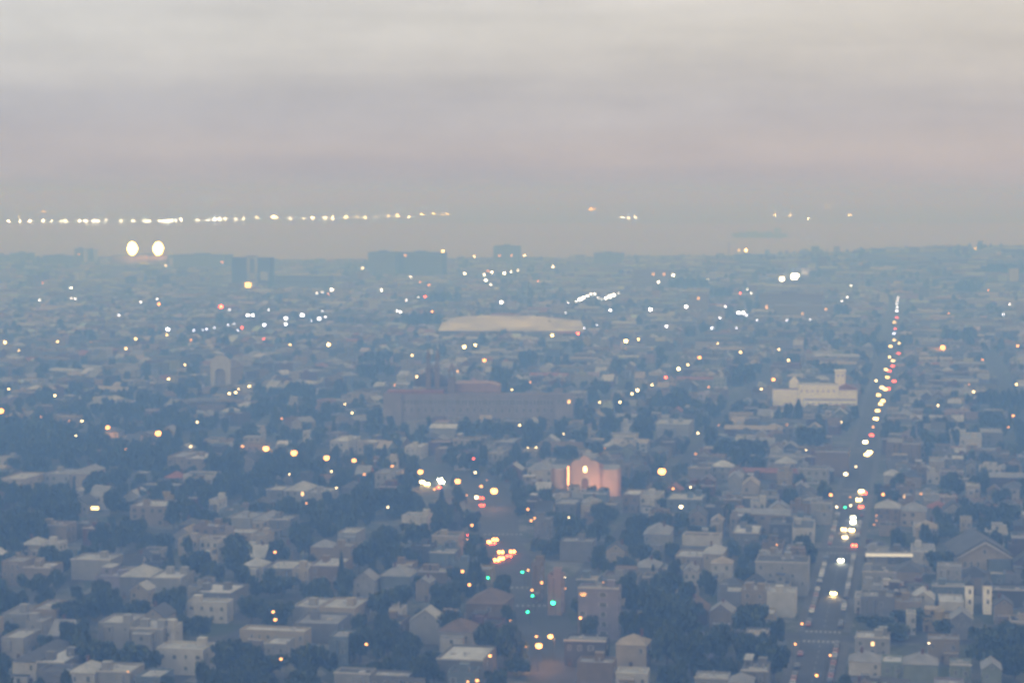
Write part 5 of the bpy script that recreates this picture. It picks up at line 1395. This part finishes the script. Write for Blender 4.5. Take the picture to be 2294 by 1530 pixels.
# ------------------------------------------------------------------ cars
def car_data():
    b = MB()
    b.extr([(-2.2, .35), (2.15, .35), (2.25, .6), (2.2, .85), (1.2, 1.0), (-1.75, 1.0), (-2.2, .95), (-2.28, .6)], -.88, .88)
    b.extr([(-1.55, 1.0), (1.05, 1.0), (.45, 1.43), (-1.05, 1.45)], -.74, .74)
    g = MB()
    g.face([(1.08, -.68, 1.02), (1.08, .68, 1.02), (.5, .64, 1.40), (.5, -.64, 1.40)]); g.face([(-1.58, .68, 1.02), (-1.58, -.68, 1.02), (-1.1, -.64, 1.42), (-1.1, .64, 1.42)])
    for s_ in (-1, 1): g.face([(-1.3, s_ * .75, 1.05), (.85, s_ * .75, 1.05), (.4, s_ * .75, 1.36), (-1.0, s_ * .75, 1.38)][::s_])
    w = MB(); w.tube(0, 0, -.1, .1, .33, .33, 14); w.tube(0, 0, .1, .115, .2, .2, 10, 1)
    return b, g.data("window", [M_GLASS]), w.data("wheel", [M_TYRE, M_METAL])
CB, CG, CW = car_data()
PAINT = {k: surf("car_paint_" + k, c, .3, .05, .3, .5) for k, c in (('silver', (.42, .43, .44)), ('dark', (.03, .03, .035)), ('white', (.65, .65, .64)), ('red', (.25, .03, .03)), ('blue', (.04, .07, .16)))}
CBD = {k: CB.data("body", [m_]) for k, m_ in PAINT.items()}
M_LENS = surf("lamp_lens", (.3, .3, .3), .2, .05, 1); M_REDLENS = surf("red_lens", (.2, .01, .01), .2, .05, 1)
def lens_data(mat): m = MB(); m.rev([(.6, -1), (1, -.3), (1, .3), (.6, 1)], 10); return m.data("lamp", [mat], True)
LENS, REDLENS = lens_data(M_LENS), lens_data(M_REDLENS)
_ll = {}
def lit_lens(c, s):
    k = (c, round(s))
    if k not in _ll: _ll[k] = lens_data(glow_mat(c, s))
    return _ll[k]
def make_car(x, y, heading, paint, headc=None, tailc=None, bright=1.0):
    """heading: angle of the car's front about z; car is built along +x"""
    t = thing("car", "car", None, (x, y, 0.06), heading)
    link_data("body", CBD[paint], t); link_data("window", CG, t)
    for a in (-1.4, 1.38):
        for b in (-1, 1): link_data("wheel", CW, t, (a, b * .8, .33), None, (R(90) * -b, 0, 0))
    k = max(.17, (.48 if y < 1300 else .48 - .25 * min(1, (y - 1300) / 900)) * y / 1000) * (1.35 if tailc == 'amber' else 1) if (headc or tailc) else .15
    for b in (-1, 1):
        link_data("headlight", lit_lens(headc, (26 if y < 1500 else 12) * bright) if headc else LENS, t, (2.22, b * .72, .68), (.08, k if headc else .15, k if headc else .12))
        link_data("taillight", lit_lens(tailc, 14 * bright) if tailc else REDLENS, t, (-2.24, b * .72, .78), (.06, k * .9 if tailc else .15, k * .9 if tailc else .1))
    if headc and y < 1250:
        l = bpy.data.lights.new("headlight_beam", 'SPOT'); l.energy = 5000 * bright; l.color = GLOWC[headc]; l.spot_size = R(70); l.spot_blend = .8; l.shadow_soft_size = .2
        lo = bpy.data.objects.new("headlight_beam", l); COL.objects.link(lo); lo.parent = t; lo.location = (2.4, 0, .7); lo.rotation_euler = (0, R(-80), 0)
    if tailc and y < 1250:
        l = bpy.data.lights.new("brake_light", 'POINT'); l.energy = (900 if tailc == 'amber' else 300) * bright; l.color = (1, .12, .05); l.shadow_soft_size = .2
        lo = bpy.data.objects.new("brake_light", l); COL.objects.link(lo); lo.parent = t; lo.location = (-2.7, 0, .8)
    return t
items = []; cr_ = random.Random(2)
for (px, py, which, c, br) in CARS:
    p = at(px, py, .7)
    along = math.pi / 2 - THETA if px > 1600 else math.pi / 2 - R(2)
    if which == 'head': hd, off_ = along + math.pi, 2.2
    else: hd, off_ = along, 2.2
    dirv = Vector((math.cos(along), math.sin(along)))
    x, y = p.x + dirv.x * off_, p.y + dirv.y * off_
    t = make_car(x, y, hd, cr_.choice(('silver', 'dark', 'white', 'blue', 'dark')), c if which == 'head' else None, c if which == 'tail' else None, br)
    items.append((t, ("car with %s headlights on" % {'cool': 'white', 'white': 'warm white'}.get(c, c)) if which == 'head' else "car showing %s tail lights" % c, px, py))
place_labels(items, lambda a, b: a + ", " + b, "cars driving with lights on")
items = []
v = 600
while v < 1080:
    for s_ in (-1, 1):
        if cr_.random() < .72 and min(abs(v - c) for c in C_ST.values()) > 13:
            x, y = uv2xy(U0 + s_ * 5.6, v)
            if any(abs(x - o.location.x) + abs(y - o.location.y) < 5 for o in SC.objects if o.name.startswith('car') and o.parent is None): continue
            k = cr_.choice(('silver', 'dark', 'dark', 'white', 'blue', 'red'))
            t = make_car(x, y, math.pi / 2 - THETA + (math.pi if s_ < 0 else 0), k)
            qx, qy, _ = proj(x, y, 1)
            items.append((t, "%s parked car, %s kerb" % (k, 'left' if s_ < 0 else 'right'), qx, qy))
    v += 6.4
place_labels(items, lambda a, b: a + ", " + b, "cars parked along the straight street")

# ------------------------------------------------------------------ haze
m = MB(); m.box(-32000, 32000, -1000, 61000, -4.0, CAM_H + 25.0)
hm, ht = new_mat("haze_air")
ho_ = ht.nodes.new("ShaderNodeOutputMaterial"); pv = ht.nodes.new("ShaderNodeVolumePrincipled")
pv.inputs["Color"].default_value = (*HAZE_COLOR, 1)
pv.inputs["Density"].default_value = HAZE_DENSITY
pv.inputs["Anisotropy"].default_value = 0.0
pv.inputs["Absorption Color"].default_value = (1, 1, 1, 1)
ht.links.new(pv.outputs[0], ho_.inputs["Volume"])
hz = m.obj("haze", [hm]); struct(hz, "blue evening haze lying over the whole city and bay", 'stuff')
